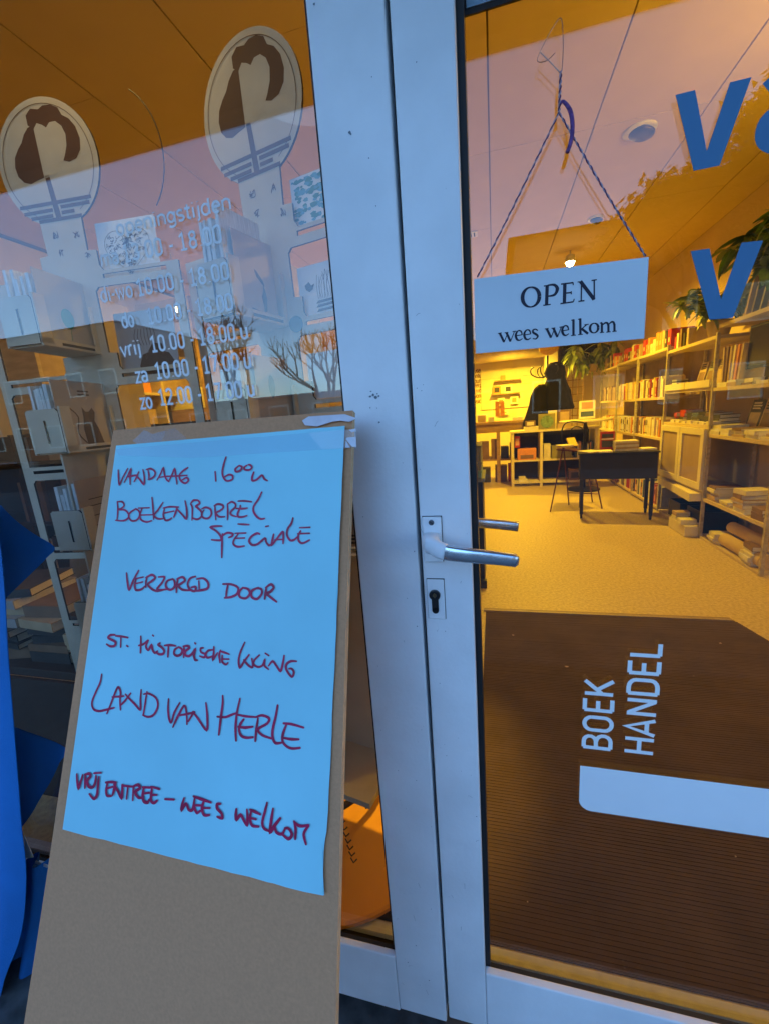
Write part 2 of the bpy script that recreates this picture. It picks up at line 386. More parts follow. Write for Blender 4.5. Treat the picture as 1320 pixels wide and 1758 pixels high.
# dirt marks on the post
dm = MB()
for px, py, s in ((601, 228, 5), (603, 231, 3), (637, 672, 3), (641, 678, 5), (648, 676, 3), (645, 682, 6), (650, 680, 4), (636, 681, 4), (651, 725, 4), (540, 8, 4), (716, 1075, 3)):
    c = onY(px, py, 0); r = s*.00045
    flat_poly(dm, [c+EX*(r*math.cos(a)*random.uniform(.6, 1.2))+EZ*(r*math.sin(a)*random.uniform(.5, 1)) for a in [i*math.pi/4 for i in range(8)]], NF, off=.0007+len(dm.f)*.00002)
wr_ = random.Random(31)
for _ in range(70):
    x_ = wr_.uniform(-.215, -.122) if wr_.random() < .5 else wr_.uniform(-.108, -.042); z_ = wr_.uniform(.04, 1.76); r_ = wr_.uniform(.0003, .0011)*(1.6 if z_ < .3 else 1); yy = -.0012 if x_ > -.115 else 0
    if wr_.random() < .75:
        flat_poly(dm, [Vector((x_+r_*math.cos(a)*wr_.uniform(.5, 1.2), yy, z_+r_*math.sin(a)*wr_.uniform(.5, 1.4))) for a in [i*math.pi/3 for i in range(6)]], NF, off=.0007+len(dm.f)*.000004)
    else:
        l_ = wr_.uniform(.004, .018); a_ = wr_.uniform(0, 3.1); pen(dm, [Vector((x_, yy, z_)), Vector((x_+l_*.3*math.cos(a_), yy, z_+l_*.5*math.sin(a_)+.001)), Vector((x_+l_*.6*math.cos(a_), yy, z_+l_*math.sin(a_)))], NF, .0004, cap=False, base=.0008)
dm.build('scuff', M('scuff_grey', (.16, .20, .24), .8), wf)

dr = thing('shop_door', 'white glazed shop door with lever handle and blue and white vinyl lettering', 'door', (.4, 0, 0))
ZB = .181; XS = -.036
bar('stile', -.1125, XS, .03, 2.40, dr, y0=-.001)
bar('hinge_stile', .86, .94, .03, 2.40, dr, y0=-.001)
bar('bottom_rail', XS+.0005, .8595, .032, ZB, dr, y0=-.0004, y1=.014)
bar('inner_rail', XS+.0005, .8595, .032, .085, dr, y0=.0142, y1=.058)
bar('top_rail', XS+.0005, .8595, 2.28, 2.3995, dr, y0=-.0004)
bar('frame_jamb', .945, 1.015, .012, 2.46, wf)
g2 = MB(); g2.box((XS+.0004, .0142, .0852), (XS+.0095, .05, 2.2795)); g2.box((.8500, .008, ZB+.0004), (.8594, .05, 2.2795)); g2.box((XS+.0096, .0142, .0852), (.8499, .022, ZB-.002)); g2.build('gasket', rubber, dr)
gd = boxo('pane', (XS+.0096, .024, .0853), (.8499, .030, 2.2794), glass, dr)
boxo('rebate', (-.1184, .03, .012), (-.1126, .055, 2.42), gap_m, wf)
boxo('door_head', (-.1184, .002, 2.402), (.944, .06, 2.44), white, wf)
# blue letters 'va', 'v' and the white rotated BOEK HANDEL with its bar
blue_v = M('blue_vinyl', (.05, .17, .33), .5, var=.04)
lb = MB()
def gp_(px, py, Y=Yg): return onY(px, py, Y)
flat_poly(lb, [gp_(*p) for p in ((1158.4,163.4),(1192.3,154.8),(1212.3,259.5),(1252.2,141.6),(1289,132.7),(1234,284.5),(1189.6,293.6))], NF, .0004)
flat_poly(lb, [gp_(*p) for p in ((1184.5,431.6),(1217,426.7),(1236.7,514.3),(1271.7,416.8),(1308.8,412.9),(1257,545.8),(1216.6,548.8))], NF, .0004)
A0 = onY(1294, 262, Yg); zt = onY(1292, 133, Yg).z; zb = onY(1234, 284.5, Yg).z; hx = zt-zb
ax = onY(1294, 240, Yg).x
def apt(a, b): return Vector((ax+a*hx, Yg, zb+b*hx))
pen(lb, [apt(.10, .80), apt(.25, .90), apt(.45, .93), apt(.62, .84), apt(.68, .65), apt(.68, .0)], NF, hx*.24, cap=False, base=.0004)
pen(lb, [apt(.60, .60), apt(.35, .55), apt(.14, .42), apt(.13, .22), apt(.3, .11), apt(.5, .14), apt(.62, .3)], NF, hx*.23, cap=False, base=.0006)
lb.build('blue_lettering', blue_v, gd)
lw_ = MB()
hb = (onY(1047, 1286, Yg).x-onY(1000, 1280, Yg).x)
def vrow(s, px, py, qy, cx):
    a = onY(px, py, Yg); b = onY(px, qy, Yg); ln = sum(G[c][0] for c in s)-.12
    h = cx; t = (b.z-a.z)/(ln*h)
    text(lw_, s, Vector((a.x, Yg, a.z-.07*h*t)), EZ, -EX, h, h*.155, NF, wx=t)
vrow('BOEK', 1047, 1287, 1168, hb)
lw_.build('lettering', vin, gd); lw_ = MB()
vrow('HANDEL', 1120, 1294, 1104, (onY(1120, 1290, Yg).x-onY(1071, 1285, Yg).x))
lw_.build('lettering', vin, gd); lw_ = MB()
bt = onY(995, 1314, Yg); bb = onY(1045, 1397, Yg)
zb_ = bb.z; x0 = bt.x; rr = .020
flat_poly(lw_, [Vector((x0, Yg, bt.z)), Vector((x0, Yg, zb_+rr))]+[Vector((x0+rr+rr*math.cos(math.radians(a)), Yg, zb_+rr+rr*math.sin(math.radians(a)))) for a in range(190, 271, 10)]+[Vector((.60, Yg, zb_)), Vector((.60, Yg, bt.z))], NF, .0004)
lw_.build('white_bar', vin, gd)
# notice at the top of the pane
nt_ = thing('framed_notice', 'dark notice with pale blue border fixed behind the top of the door glass', 'notice', onY(792, 30, .034))
q = onY(792, 30, .034)
boxo('backing', (q.x, .033, q.z), (q.x+.21, .036, q.z+.15), M('notice_dark', (.02, .012, .012), .5), nt_)
nb = MB(); nb.box((q.x+.006, .0315, q.z+.006), (q.x+.204, .0329, q.z+.014)); nb.box((q.x+.006, .0315, q.z+.0141), (q.x+.013, .0329, q.z+.14)); nb.build('border', M('notice_blue', (.3, .45, .6), .5), nt_)

# door furniture
hm = M('worn_chrome', (.62, .66, .72), .25, metal=.9, var=.12, vs=60)
def P(px, py, Y): return onY(px, py, Y)
boxo('plate_shadow_outline', (P(726, 900, 0).x-.0007, -.0020, P(740, 962, 0).z-.0007), (P(758, 900, 0).x+.0007, -.0011, P(740, 886, 0).z+.0007), gap_m, dr)  # dark rims behind both plates, standing in for the shadow line around them
boxo('plate_shadow_outline', (P(733, 1000, 0).x-.0007, -.0020, P(750, 1060, 0).z-.0007), (P(762, 1000, 0).x+.0007, -.0011, P(745, 993, 0).z+.0007), gap_m, dr)
esc = boxo('handle_plate', (P(726, 900, 0).x, -.0085, P(740, 962, 0).z), (P(758, 900, 0).x, -.0021, P(740, 886, 0).z), white, dr, bevel=.0015)
sc = MB(); c = P(740, 897, -.0085)
sc.lathe([(.0042, 0), (.0042, .0014), (.003, .002)], c, seg=14, X=Matrix.Rotation(math.radians(90), 4, 'X')); sc.build('screw', M('screw_dark', (.12, .13, .15), .4, metal=.6), esc)
sl = MB(); sl.box((-.0035, -.0022, -.0005), (.0035, -.0019, .0005), X=Matrix.Translation(c) @ Matrix.Rotation(math.radians(40), 4, 'Y')); sl.build('slot', black_m, esc)
hd = MB()
path = [P(741, 930, -.004), P(739, 931, -.03), P(744, 938, -.046), P(765, 948, -.056), P(800, 953, -.06), P(850, 958, -.06), P(890, 963, -.06)]
# lever: flattened bar, loft of rounded rectangles
def lever(path, hs, ds, mb):
    n = len(path); b = len(mb.v); K = 12
    for i, p in enumerate(path):
        a = path[max(i-1, 0)]; c_ = path[min(i+1, n-1)]; t = (c_-a).normalized()
        up = EZ-t*EZ.dot(t); up.normalize(); sd2 = t.cross(up)
        for k in range(K):
            A = 2*math.pi*k/K; ca, sa = math.cos(A), math.sin(A)
            e = lambda v: math.copysign(abs(v)**.55, v)
            mb.v.append(tuple(p+up*(e(sa)*hs[i])+sd2*(e(ca)*ds[i])))
    for i in range(n-1):
        for k in range(K):
            k2 = (k+1) % K; mb.f.append((b+i*K+k, b+i*K+k2, b+(i+1)*K+k2, b+(i+1)*K+k)); mb.mi.append(0)
    mb.f.append(tuple(b+k for k in range(K))[::-1]); mb.f.append(tuple(b+(n-1)*K+k for k in range(K))); mb.mi += [0, 0]
cp = catmull(path, 5)
hs = [.0150,.0148,.0145,.014,.0135,.013]+[.0128-.0040*min(1, i/22) for i in range(len(cp)-6)]; ds = [.0125]*6+[.011]*4+[.0060]*(len(cp)-10)
hs[-1] = .005; ds[-1] = .0035
lever(cp, hs, ds, hd); lv = hd.build('lever', hm, dr, smooth=True)
# remains of white paint at the neck of the lever
hp = MB(); lever([cp[i]+Vector((0, -.0004, .0)) for i in range(0, 16)], [h+.0005 for h in hs[:16]], [d+.0005 for d in ds[:16]], hp); hp.build('paint', white, lv, smooth=True)
kp = boxo('lock_plate', (P(733, 1000, 0).x, -.0056, P(750, 1060, 0).z), (P(762, 1000, 0).x, -.0021, P(745, 993, 0).z), white, dr, bevel=.0012)
ck = P(746, 1021, -.0056)
cy = MB(); ry = Matrix.Rotation(math.radians(90), 4, 'X')
cy.lathe([(.0088, 0), (.0088, .003), (.0075, .0036)], ck, seg=20, X=ry); cy.box((ck.x-.0052, ck.y-.0025, ck.z-.026), (ck.x+.0052, ck.y, ck.z-.004))
cy.lathe([(.0052, 0), (.0052, .0025)], (ck.x, ck.y, ck.z-.026), seg=16, X=ry)
lk = cy.build('lock_cylinder', M('lock_dark', (.03, .028, .03), .35, metal=.5), kp)
kk = MB(); kk.box((ck.x-.0008, ck.y-.0042, ck.z-.004), (ck.x+.0008, ck.y-.0037, ck.z+.004)); kk.lathe([(.0035, 0), (.003, .0012)], (ck.x, ck.y-.003, ck.z), seg=12, X=ry)
kk.build('keyhole', M('brass_dark', (.25, .2, .12), .3, metal=.9), kp)
# inner lever
ih = MB(); pa = [P(770, 893, .06), P(775, 893, .10), P(800, 896, .112), P(850, 900, .112), P(889, 904, .112)]
cp2 = catmull(pa, 4); lever(cp2, [.0085]*len(cp2), [.006]*len(cp2), ih); ih.build('inner_lever', hm, dr, smooth=True)
boxo('inner_plate', (-.10, .0605, 1.03), (-.06, .066, 1.14), white, dr, bevel=.001)

# threshold strip, mat
tag(boxo('threshold_strip', (-3.6, .130, -.06), (2.1, .1565, .004), M('tan_strip', (.46, .45, .46), .6, var=.1, vs=40), bevel=.001), kind='structure')
tag(boxo('sill_channel', (-3.6, .062, -.06), (2.1, .1295, -.011), M('channel_dark', (.03, .022, .018), .8)), kind='structure')
mat_m = M('brown_ribbed_mat', (.080, .048, .026), .95, var=.18, vs=5, bump=.5, bs=40)
mt = thing('entrance_mat', 'dark brown ribbed entrance mat inside the door with a cut corner', 'mat', (.6, 1.0, 0))
MBm = MB()
n0 = .162; rows = 150
def mxr(y): return 1.335 if y < 1.72 else 1.335-(y-1.72)*.24
MBm.prism([(-.072, n0, .004), (1.335, n0, .004), (1.335, 1.72, .004), (1.275, 1.95, .004), (-.072, 1.93, .004)], (0, 0, 1), .0035)
MBm.build('backing', mat_m, mt)
rb = MB()
for i in range(rows):
    y = n0+.004+i*(1.93-n0-.008)/rows
    rb.box((-.069+random.uniform(0, .001), y, .0041), (mxr(y)-.004, y+.0102+random.uniform(-.0006, .0004), .0052+random.uniform(0, .0005)))
o = rb.build('ribs', mat_m, mt); o['kind'] = 'stuff'
eg = MB(); eg.box((-.085, 1.935, 0.001), (1.27, 1.958, .009)); eg.box((-.085, 1.968, .001), (1.27, 1.976, .006)); eg.build('edge_strip', M('mat_edge', (.35, .26, .17), .5), mt)
dl = MB()
for px, py, s in ((880, 1090, .007), (972, 1144, .011), (1080, 1178, .005), (1236, 1104, .007), (905, 1548, .003), (1190, 1160, .002), (1262, 1470, .003)):
    c = onZ(px, py, .009); k = 7
    dl.prism([c+Vector((s*math.cos(a)*random.uniform(.5, 1.1), s*.6*math.sin(a)*random.uniform(.5, 1.1), 0)) for a in [i*2*math.pi/k for i in range(k)]], (0, 0, 1), .0012)
tag(dl.build('dry_leaf_bits', M('dry_leaf', (.45, .33, .2), .8, var=.3)), 'scraps of dry leaf and fluff scattered over the brown mat', 'leaf scraps', kind='stuff')

# ------------------------------------------------------------------ OPEN sign
YS = .010
sg = thing('open_sign', 'pale card sign reading OPEN wees welkom hanging by a purple cord on the door glass', 'sign', onY(960, 525, YS))
sp_m = M('sign_card', (.60, .67, .72), .7, var=.04, vs=10, bump=.15, bs=20)
qs = [onY(*p, YS) for p in ((813, 479), (1113, 441), (1105, 581), (816, 607))]
MB().prism(qs, NF, .0012).build('card', sp_m, sg)
def sgp(x, y): return onY(780+x/3.667, 380+y/3.667, YS)
st = MB(); px1 = onY(960, 500, YS); sc_ = (onY(961, 500, YS)-px1).length/3.667
def sp_(pts, ws, sm=True): pen(st, [sgp(*p) for p in pts], NF, [w_*sc_*1.25 for w_ in ws] if isinstance(ws, list) else ws*sc_*1.25, smooth=sm, cap=False, base=.0003, k=4)
# O
K = 20; op = []; ow = []
for i in range(K+1):
    a = 2*math.pi*i/K; op.append((479+53*math.cos(a), 477-4*math.cos(a)+62*math.sin(a))); ow.append(7+13*abs(math.cos(a))**1.5)
sp_(op, ow)
sp_([(581, 405), (577, 524)], 17, False); sp_([(556, 529), (603, 523)], 6, False); sp_([(560, 408), (590, 403)], 6, False)
sp_([(585, 403), (625, 400), (645, 425), (628, 462), (585, 472)], [7, 12, 18, 13, 6])
sp_([(692, 393), (689, 514)], 17, False); sp_([(668, 396), (744, 386)], 7, False); sp_([(744, 384), (745, 402)], 5, False); sp_([(690, 453), (732, 449)], 7, False); sp_([(732, 440), (733, 460)], 5, False); sp_([(664, 519), (746, 507)], 7, False); sp_([(746, 507), (751, 488)], 5, False)
sp_([(797, 380), (795, 502)], 7, False); sp_([(790, 378), (876, 492)], 17, False); sp_([(877, 370), (877, 494)], 7, False); sp_([(772, 383), (800, 379)], 5, False); sp_([(777, 505), (815, 499)], 6, False); sp_([(860, 373), (893, 368)], 6, False)
pb_ = M('print_black', (.015, .012, .03), .6)
st.build('lettering', pb_, sg); st = MB()
def w_g(x, y, s=1.0):
    sp_([(x, y), (x+27*s, y+56*s)], 12, False); sp_([(x+27*s, y+58*s), (x+48*s, y+4)], 5, False); sp_([(x+42*s, y-4), (x+67*s, y+52*s)], 12, False); sp_([(x+67*s, y+54*s), (x+92*s, y-10)], 5, False)
    sp_([(x-12, y+2), (x+12, y-2)], 5, False); sp_([(x+30*s, y-2), (x+54*s, y-5)], 5, False); sp_([(x+80*s, y-9), (x+104*s, y-13)], 5, False)
def e_g(x, y): # left-middle reference
    sp_([(x+4, y+2), (x+40, y-4)], 5, False); sp_([(x+40, y-2), (x+34, y-24), (x+18, y-30), (x+4, y-16), (x, y+4), (x+8, y+26), (x+24, y+31), (x+42, y+20)], [6, 8, 6, 10, 13, 11, 7, 4])
w_g(283, 704); e_g(384, 718); e_g(437, 713)
sp_([(522, 688), (508, 679), (492, 686), (494, 701), (512, 712), (522, 724), (510, 740), (490, 738)], [6, 6, 9, 11, 12, 10, 7, 5])
w_g(578, 676); e_g(676, 687)
sp_([(746, 618), (746, 717)], 12, False); sp_([(732, 624), (748, 618)], 5, False); sp_([(731, 720), (762, 716)], 5, False)
sp_([(789, 612), (790, 712)], 12, False); sp_([(775, 618), (791, 612)], 5, False); sp_([(775, 714), (806, 711)], 5, False); sp_([(830, 650), (795, 680)], 6, False); sp_([(798, 676), (838, 708)], 12, False); sp_([(815, 652), (842, 648)], 5, False)
op = []; ow = []
for i in range(17):
    a = 2*math.pi*i/16; op.append((876+26*math.cos(a), 672-2*math.cos(a)+30*math.sin(a))); ow.append(5+8*abs(math.cos(a))**1.5)
sp_(op, ow)
for a, b, c_ in ((925, 640, 700), (966, 655, 697), (1004, 648, 693)): sp_([(a, b), (a, c_)], 11, False); sp_([(a-13, c_+1), (a+14, c_-2)], 5, False)
sp_([(927, 655), (945, 640), (960, 642), (966, 660)], [5, 9, 10, 11]); sp_([(968, 650), (985, 634), (998, 636), (1004, 654)], [5, 9, 10, 11]); sp_([(912, 642), (927, 636)], 5, False)
st.build('lettering', M('print_black', (.015, .012, .03), .6), sg)
# cord: two twisted legs, knot, tail and wire loop
cm1 = M('purple_cord', (.10, .05, .13), .8); cm2 = M('pale_cord', (.38, .33, .40), .8)
def twist(name, a, b, r=.00085, turns=40, par=sg, mats=(cm1, cm2)):
    a = Vector(a); b = Vector(b); L_ = (b-a).length; n = max(30, int(L_/.0022)); t = (b-a).normalized(); u = t.orthogonal().normalized(); v = t.cross(u)
    for ph, m_, in ((0, mats[0]), (math.pi, mats[1])):
        mb = MB(); pts = []
        for i in range(n+1):
            A = i*.9+ph; s_ = math.sin(math.pi*i/n)*.002
            pts.append(a+(b-a)*(i/n)+(u*math.cos(A)+v*math.sin(A))*r*.8-EZ*s_)
        mb.tube(pts, r*.85, 5).build(name, m_, par, smooth=True)
kn = onY(959, 193, YS)
twist('cord', kn, onY(819, 476, YS)); twist('cord', kn, onY(1107, 440, YS))
twist('cord', kn, onY(962, 122, YS), r=.0011)
tl = MB(); tp = catmull([onY(*p, YS-.003) for p in ((961, 180), (966, 174), (978, 190), (982, 215), (980, 240), (973, 262))], 6)
tl.tube(tp, [.0010+.0014*min(1, i/12) for i in range(len(tp))], 8); tl.build('knot_tail', M('purple_yarn', (.14, .06, .20), .9, var=.4, vs=300), sg, smooth=True)
wr = MB(); wr.tube(catmull([onY(*p, YS) for p in ((964, 120), (966, 80), (963, 33), (950, 45), (925, 92), (923, 106), (938, 104), (952, 91))], 6), .0004, 5)
wr.tube(catmull([onY(*p, YS) for p in ((927, 90), (945, 108), (960, 124))], 4), .0006, 5); wr.build('wire_hook', M('grey_wire', (.25, .22, .2), .4, metal=.8), sg)

# ------------------------------------------------------------------ cardboard sign with the handwritten poster
B0 = Vector((0, -.052, 1.273)); BN = Vector((0, -1, .35)).normalized()      # leans back against the window frame
BD = Vector((0, -.35, -1)).normalized()
def bp_(px, py, off=0): return hit(px, py, B0+BN*off, BN)
bd = thing('cardboard_sign', 'tall brown cardboard sheet leaning on the window frame with a handwritten pale blue poster', 'sign', (-.45, -.48, 0))
tl_ = bp_(195, 739); tr_ = bp_(605, 704)
def at_z(p, q, z): t = (z-p.z)/(q.z-p.z); return p+(q-p)*t
bl_ = at_z(tl_, bp_(43, 1745), 0.001); br_ = at_z(tr_, bp_(576, 1750), 0.001)
# rounded top corners
rc = .006
prof = [tl_+Vector((rc*.2, 0, 0))-BD*0, tr_-Vector((rc, 0, 0)), tr_+BD*rc*.3+Vector((-rc*.3, 0, 0)), tr_+BD*rc, br_, bl_, tl_+BD*rc]
cb = MB()
# gently warped sheet: grid between the left and right edges
NXg, NZg = 14, 40
def bpt(u, v, back=0):
    l = tl_.lerp(bl_, v); r = tr_.lerp(br_, v); p = l.lerp(r, u)
    wv = .0015*math.sin(u*5+v*9)+.002*math.sin(v*6.0+1)*u*(1-u)*3
    return p+BN*(wv-back)
for back in (0, .011):
    for j in range(NZg+1):
        for i in range(NXg+1): cb.v.append(tuple(bpt(i/NXg, j/NZg, back)))
W1 = NXg+1; OFF = W1*(NZg+1)
for j in range(NZg):
    for i in range(NXg):
        a = j*W1+i; cb.f.append((a, a+1, a+W1+1, a+W1)); cb.mi.append(0); cb.f.append((OFF+a, OFF+a+W1, OFF+a+W1+1, OFF+a+1)); cb.mi.append(0)
for j in range(NZg):
    for i in (0, NXg):
        a = j*W1+i; cb.f.append((a, a+W1, OFF+a+W1, OFF+a)); cb.mi.append(1)
for i in range(NXg):
    for j in (0, NZg):
        a = j*W1+i; cb.f.append((a, a+1, OFF+a+1, OFF+a)); cb.mi.append(1)
cb.build('sheet', [card_m, cardedge_m], bd)
PO = .0045
pp = MB(); pq = [bp_(200, 765, PO), bp_(592, 731, PO), bp_(557, 1539, PO), bp_(108, 1425, PO)]
NX2, NZ2 = 16, 24
random.seed(3)
for back in (0, .0006):
    for j in range(NZ2+1):
        for i in range(NX2+1):
            u, v = i/NX2, j/NZ2
            p = pq[0].lerp(pq[1], u).lerp(pq[3].lerp(pq[2], u), v)
            if i == NX2 and 0 < j: p = p+Vector((random.uniform(-.0012, .0006)+(-.004*math.exp(-((v-.93)/.04)**2)), 0, 0))
            if j == NZ2: p = p-BD*random.uniform(0, .0016)
            cur = .0011*max(0, v-.8)/.2*u
            pp.v.append(tuple(p+BN*(cur-back)))
W2 = NX2+1; OF2 = W2*(NZ2+1)
for j in range(NZ2):
    for i in range(NX2):
        a = j*W2+i; pp.f.append((a, a+1, a+W2+1, a+W2)); pp.mi.append(0); pp.f.append((OF2+a, OF2+a+W2, OF2+a+W2+1, OF2+a+1)); pp.mi.append(0)
po = pp.build('paper', paper_m, bd)
LO = PO+.0012
tape_m = glass_mat('clear_tape', .04, (.93, .94, .95))
torn = M('torn_paper', (.62, .60, .66), .8, var=.1, vs=60)
tp_ = MB()
tp_.prism([bp_(*p, .0036) for p in ((519, 722), (530, 715), (560, 713), (592, 711), (607, 716), (612, 718), (600, 724), (585, 722), (570, 724), (545, 732), (524, 730))], BN, .0008); tp_.build('torn_tape', torn, bd)
for nm, pts in (('torn_tape', ((596, 751), (611, 750), (612, 768), (604, 766), (594, 754))), ('torn_tape', ((594, 757), (601, 768), (593, 768))), ('torn_tape', ((599, 738), (610, 736), (611, 740), (604, 742)))):
    m_ = MB(); m_.prism([bp_(*p, .0034) for p in pts], BN, .0007); m_.build(nm, torn, bd)
m_ = MB(); m_.prism([bp_(*p, PO+.0006) for p in ((198, 771), (612, 736), (611, 768), (330, 786), (205, 782))], BN, .00012); m_.build('clear_tape', tape_m, bd)
m_ = MB(); m_.prism([bp_(*p, .003) for p in ((228, 757), (248, 738), (262, 745), (300, 735), (325, 755), (240, 764))], BN, .0006); m_.build('crinkled_tape', tape_m, bd)
# strokes traced from the writing: (origin x, origin y, scale, [strokes])
HW = []
HW.append((190, 770, 8.8, 17, [
 [(120,325),(125,430),(138,545),(190,440),(262,305)], [(210,510),(260,420),(312,310),(300,430),(300,540)], [(250,430),(330,415),(400,400)],
 [(430,355),(395,440),(360,500)], [(375,400),(440,460),(508,540),(515,430),(495,320)],
 [(570,325),(585,400),(580,470)], [(545,320),(610,305),(675,350),(670,410),(620,455),(575,468)],
 [(705,475),(760,380),(800,295),(820,400),(850,470),(885,500)], [(735,435),(810,425)], [(885,490),(930,400),(970,310),(990,420),(1008,535)], [(850,420),(1000,415),(1160,405)],
 [(1170,290),(1110,330),(1045,400),(1060,480),(1130,525),(1180,480),(1150,440),(1080,480)],
 [(105,800),(115,930),(100,1090)], [(110,805),(180,805),(210,860),(160,910),(125,920),(220,930),(275,990),(270,1050),(200,1090),(80,1085)],
 [(390,910),(310,960),(275,1020),(320,1090),(400,1080),(445,1010),(430,940),(380,912)],
 [(425,900),(590,895)], [(480,905),(445,1010),(470,1080),(550,1110),(625,1090)], [(460,1005),(640,1000)],
 [(630,740),(645,900),(655,1070)], [(795,815),(720,930),(660,1010),(720,1060),(800,1060)],
 [(800,900),(900,880),(1030,885)], [(820,900),(800,1000),(830,1080),(880,1080),(930,1050)], [(815,975),(960,945)],
 [(1010,890),(985,970),(960,1035)], [(1000,910),(1080,990),(1150,1060),(1155,930),(1130,790)]]))
HW.append((320, 770, 8.8, 19, [
 [(440,350),(450,490)], [(603,130),(570,240),(548,370),(580,460),(630,490),(700,465),(700,410),(650,395),(590,425)],
 [(800,260),(745,310),(760,350),(820,330),(845,280),(805,258)], [(920,255),(880,285),(895,320),(960,322),(995,285),(970,250),(940,245)],
 [(1025,355),(1000,430),(1005,485),(1070,470),(1145,405),(1185,460),(1230,487)],
 [(70,840),(95,900),(90,1080)], [(70,830),(110,785),(180,785),(205,830),(150,870),(180,900),(235,960),(230,1030),(170,1070),(100,1050)],
 [(270,930),(235,990),(260,1045),(330,1055),(380,1000),(370,920),(300,890),(240,910)],
 [(435,870),(440,960),(450,1075)], [(425,865),(480,840),(550,855),(560,900),(510,940),(455,975),(500,1030),(585,1030)],
 [(625,850),(630,960),(625,1075)], [(625,840),(690,805),(745,840),(740,890),(680,950),(680,1000),(760,1030)],
 [(785,795),(880,792),(990,805)], [(820,860),(815,900),(780,980),(790,1030),(850,1035),(920,1015)], [(760,905),(840,910),(925,900)],
 [(1143,660),(1090,770),(1025,870),(1020,950),(1070,1030),(1130,1065),(1185,1058)]]))
HW.append((340, 840, 6.286, 14, [
 [(262,398),(200,398),(140,410),(200,450),(245,500),(255,545),(210,550),(150,545)], [(268,480),(262,600),(260,735)], [(268,500),(320,470),(375,480),(370,505),(335,520)],
 [(435,375),(490,378),(555,382)], [(405,475),(520,472)], [(440,480),(395,540),(385,590),(430,620),(505,612)], [(400,530),(505,525)],
 [(670,485),(640,475),(580,510),(555,560),(590,600),(650,590),(725,530),(740,570),(770,605),(805,590)], [(735,402),(765,396)],
 [(820,485),(808,540),(800,600),(850,540),(915,460),(925,510),(922,585)], [(835,545),(925,540)],
 [(1027,310),(1010,370),(970,430),(965,500),(1000,550),(1040,545),(1075,515)], [(1100,415),(1210,410)], [(1110,450),(1085,500),(1090,555),(1130,582),(1205,548)], [(1080,480),(1205,475)]]))
HW.append((200, 960, 4.4, 10, [
 [(78,105),(85,170),(98,230),(130,160),(170,85)], [(150,150),(140,195),(150,232),(190,228),(215,205)], [(135,150),(205,135)], [(145,185),(200,172)],
 [(235,130),(225,170),(225,212)], [(225,140),(270,118),(295,140),(270,165),(240,190),(270,225),(310,240),(360,230)],
 [(320,135),(365,135),(345,180),(310,230),(400,225)], [(430,150),(385,165),(375,205),(405,232),(440,210),(440,165),(425,148)],
 [(465,150),(458,200),(455,250)], [(460,150),(500,135),(520,160),(490,185),(470,200),(500,230),(560,235)],
 [(600,130),(560,145),(540,190),(560,230),(595,240),(600,210),(570,212)], [(625,165),(628,232)], [(610,150),(660,145),(695,180),(690,220),(640,235),(600,240)],
 [(845,190),(835,240),(830,290)], [(808,188),(870,190),(920,215),(915,260),(870,285),(820,292)],
 [(960,215),(930,245),(935,285),(980,295),(1010,260),(995,225),(955,215)], [(1075,215),(1025,240),(1025,285),(1065,300),(1100,260),(1095,225),(1060,220)],
 [(1135,210),(1128,260),(1122,300)], [(1130,215),(1170,190),(1190,215),(1165,245),(1140,260),(1170,290),(1212,322)]]))
HW.append((170, 1070, 7.333, 17, [
 [(205,145),(150,150),(120,180),(160,205),(210,235),(205,280),(150,290),(100,262)], [(215,160),(280,165),(365,180)], [(280,175),(275,300)], [(352,282),(368,292)],
 [(530,165),(530,270),(525,370)], [(505,280),(560,265),(620,215)], [(625,215),(595,290),(625,335),(665,275),(680,340),(710,372),(740,350)], [(680,150),(690,160)],
 [(775,248),(750,270),(790,300),(825,345),(810,385),(760,390),(720,365)], [(830,280),(900,275),(970,285)], [(880,285),(875,350),(870,420)],
 [(1010,300),(960,330),(950,385),(990,410),(1040,385),(1050,330),(1010,300)], [(1075,300),(1075,370),(1070,430)], [(1065,290),(1120,285),(1140,310),(1100,345),(1085,390),(1130,415),(1180,380),(1215,330),(1200,400),(1215,460),(1245,465)], [(1212,248),(1220,258)]]))
HW.append((330, 1080, 6.6, 15, [
 [(130,212),(100,220),(105,260),(150,285),(140,320),(90,305)], [(235,235),(185,245),(155,290),(180,325),(235,305)], [(250,200),(248,270),(240,345),(290,270)], [(325,240),(310,300),(320,380)], [(320,250),(370,265),(425,285)], [(340,340),(420,340)], [(345,300),(345,370),(385,400),(410,380)],
 [(600,150),(555,250),(530,350),(545,435),(590,370),(650,290)], [(590,350),(640,410),(690,430),(680,335)], [(765,295),(710,350),(700,400),(750,430),(800,410),(825,350),(820,410),(868,455)], [(832,275),(870,300)],
 [(870,415),(915,365),(960,420),(1005,475),(1030,390),(1045,300)], [(1185,365),(1120,365),(1070,400),(1070,460),(1130,540),(1155,490),(1130,450),(1100,450)]]))
HW.append((140, 1140, 6.0, 13, [
 [(210,105),(195,190),(150,290),(112,390),(125,460),(180,485),(260,470),(340,450)], [(265,510),(310,400),(360,270),(385,240),(405,290),(400,380),(405,470)], [(320,340),(390,335),(440,330)],
 [(400,430),(450,380),(510,300)], [(455,310),(490,350),(550,410),(608,470),(610,370),(618,265)], [(678,285),(660,400),(640,520)], [(645,310),(700,305),(770,350),(790,430),(750,520),(690,545),(635,525)],
 [(900,360),(895,460),(905,560),(928,600),(960,500),(1015,400)], [(945,650),(990,550),(1060,430),(1085,500),(1090,620)], [(1000,530),(1090,515),(1170,495)],
 [(1105,590),(1140,530),(1160,490)], [(1150,490),(1210,570),(1292,680),(1300,550),(1285,400)]]))
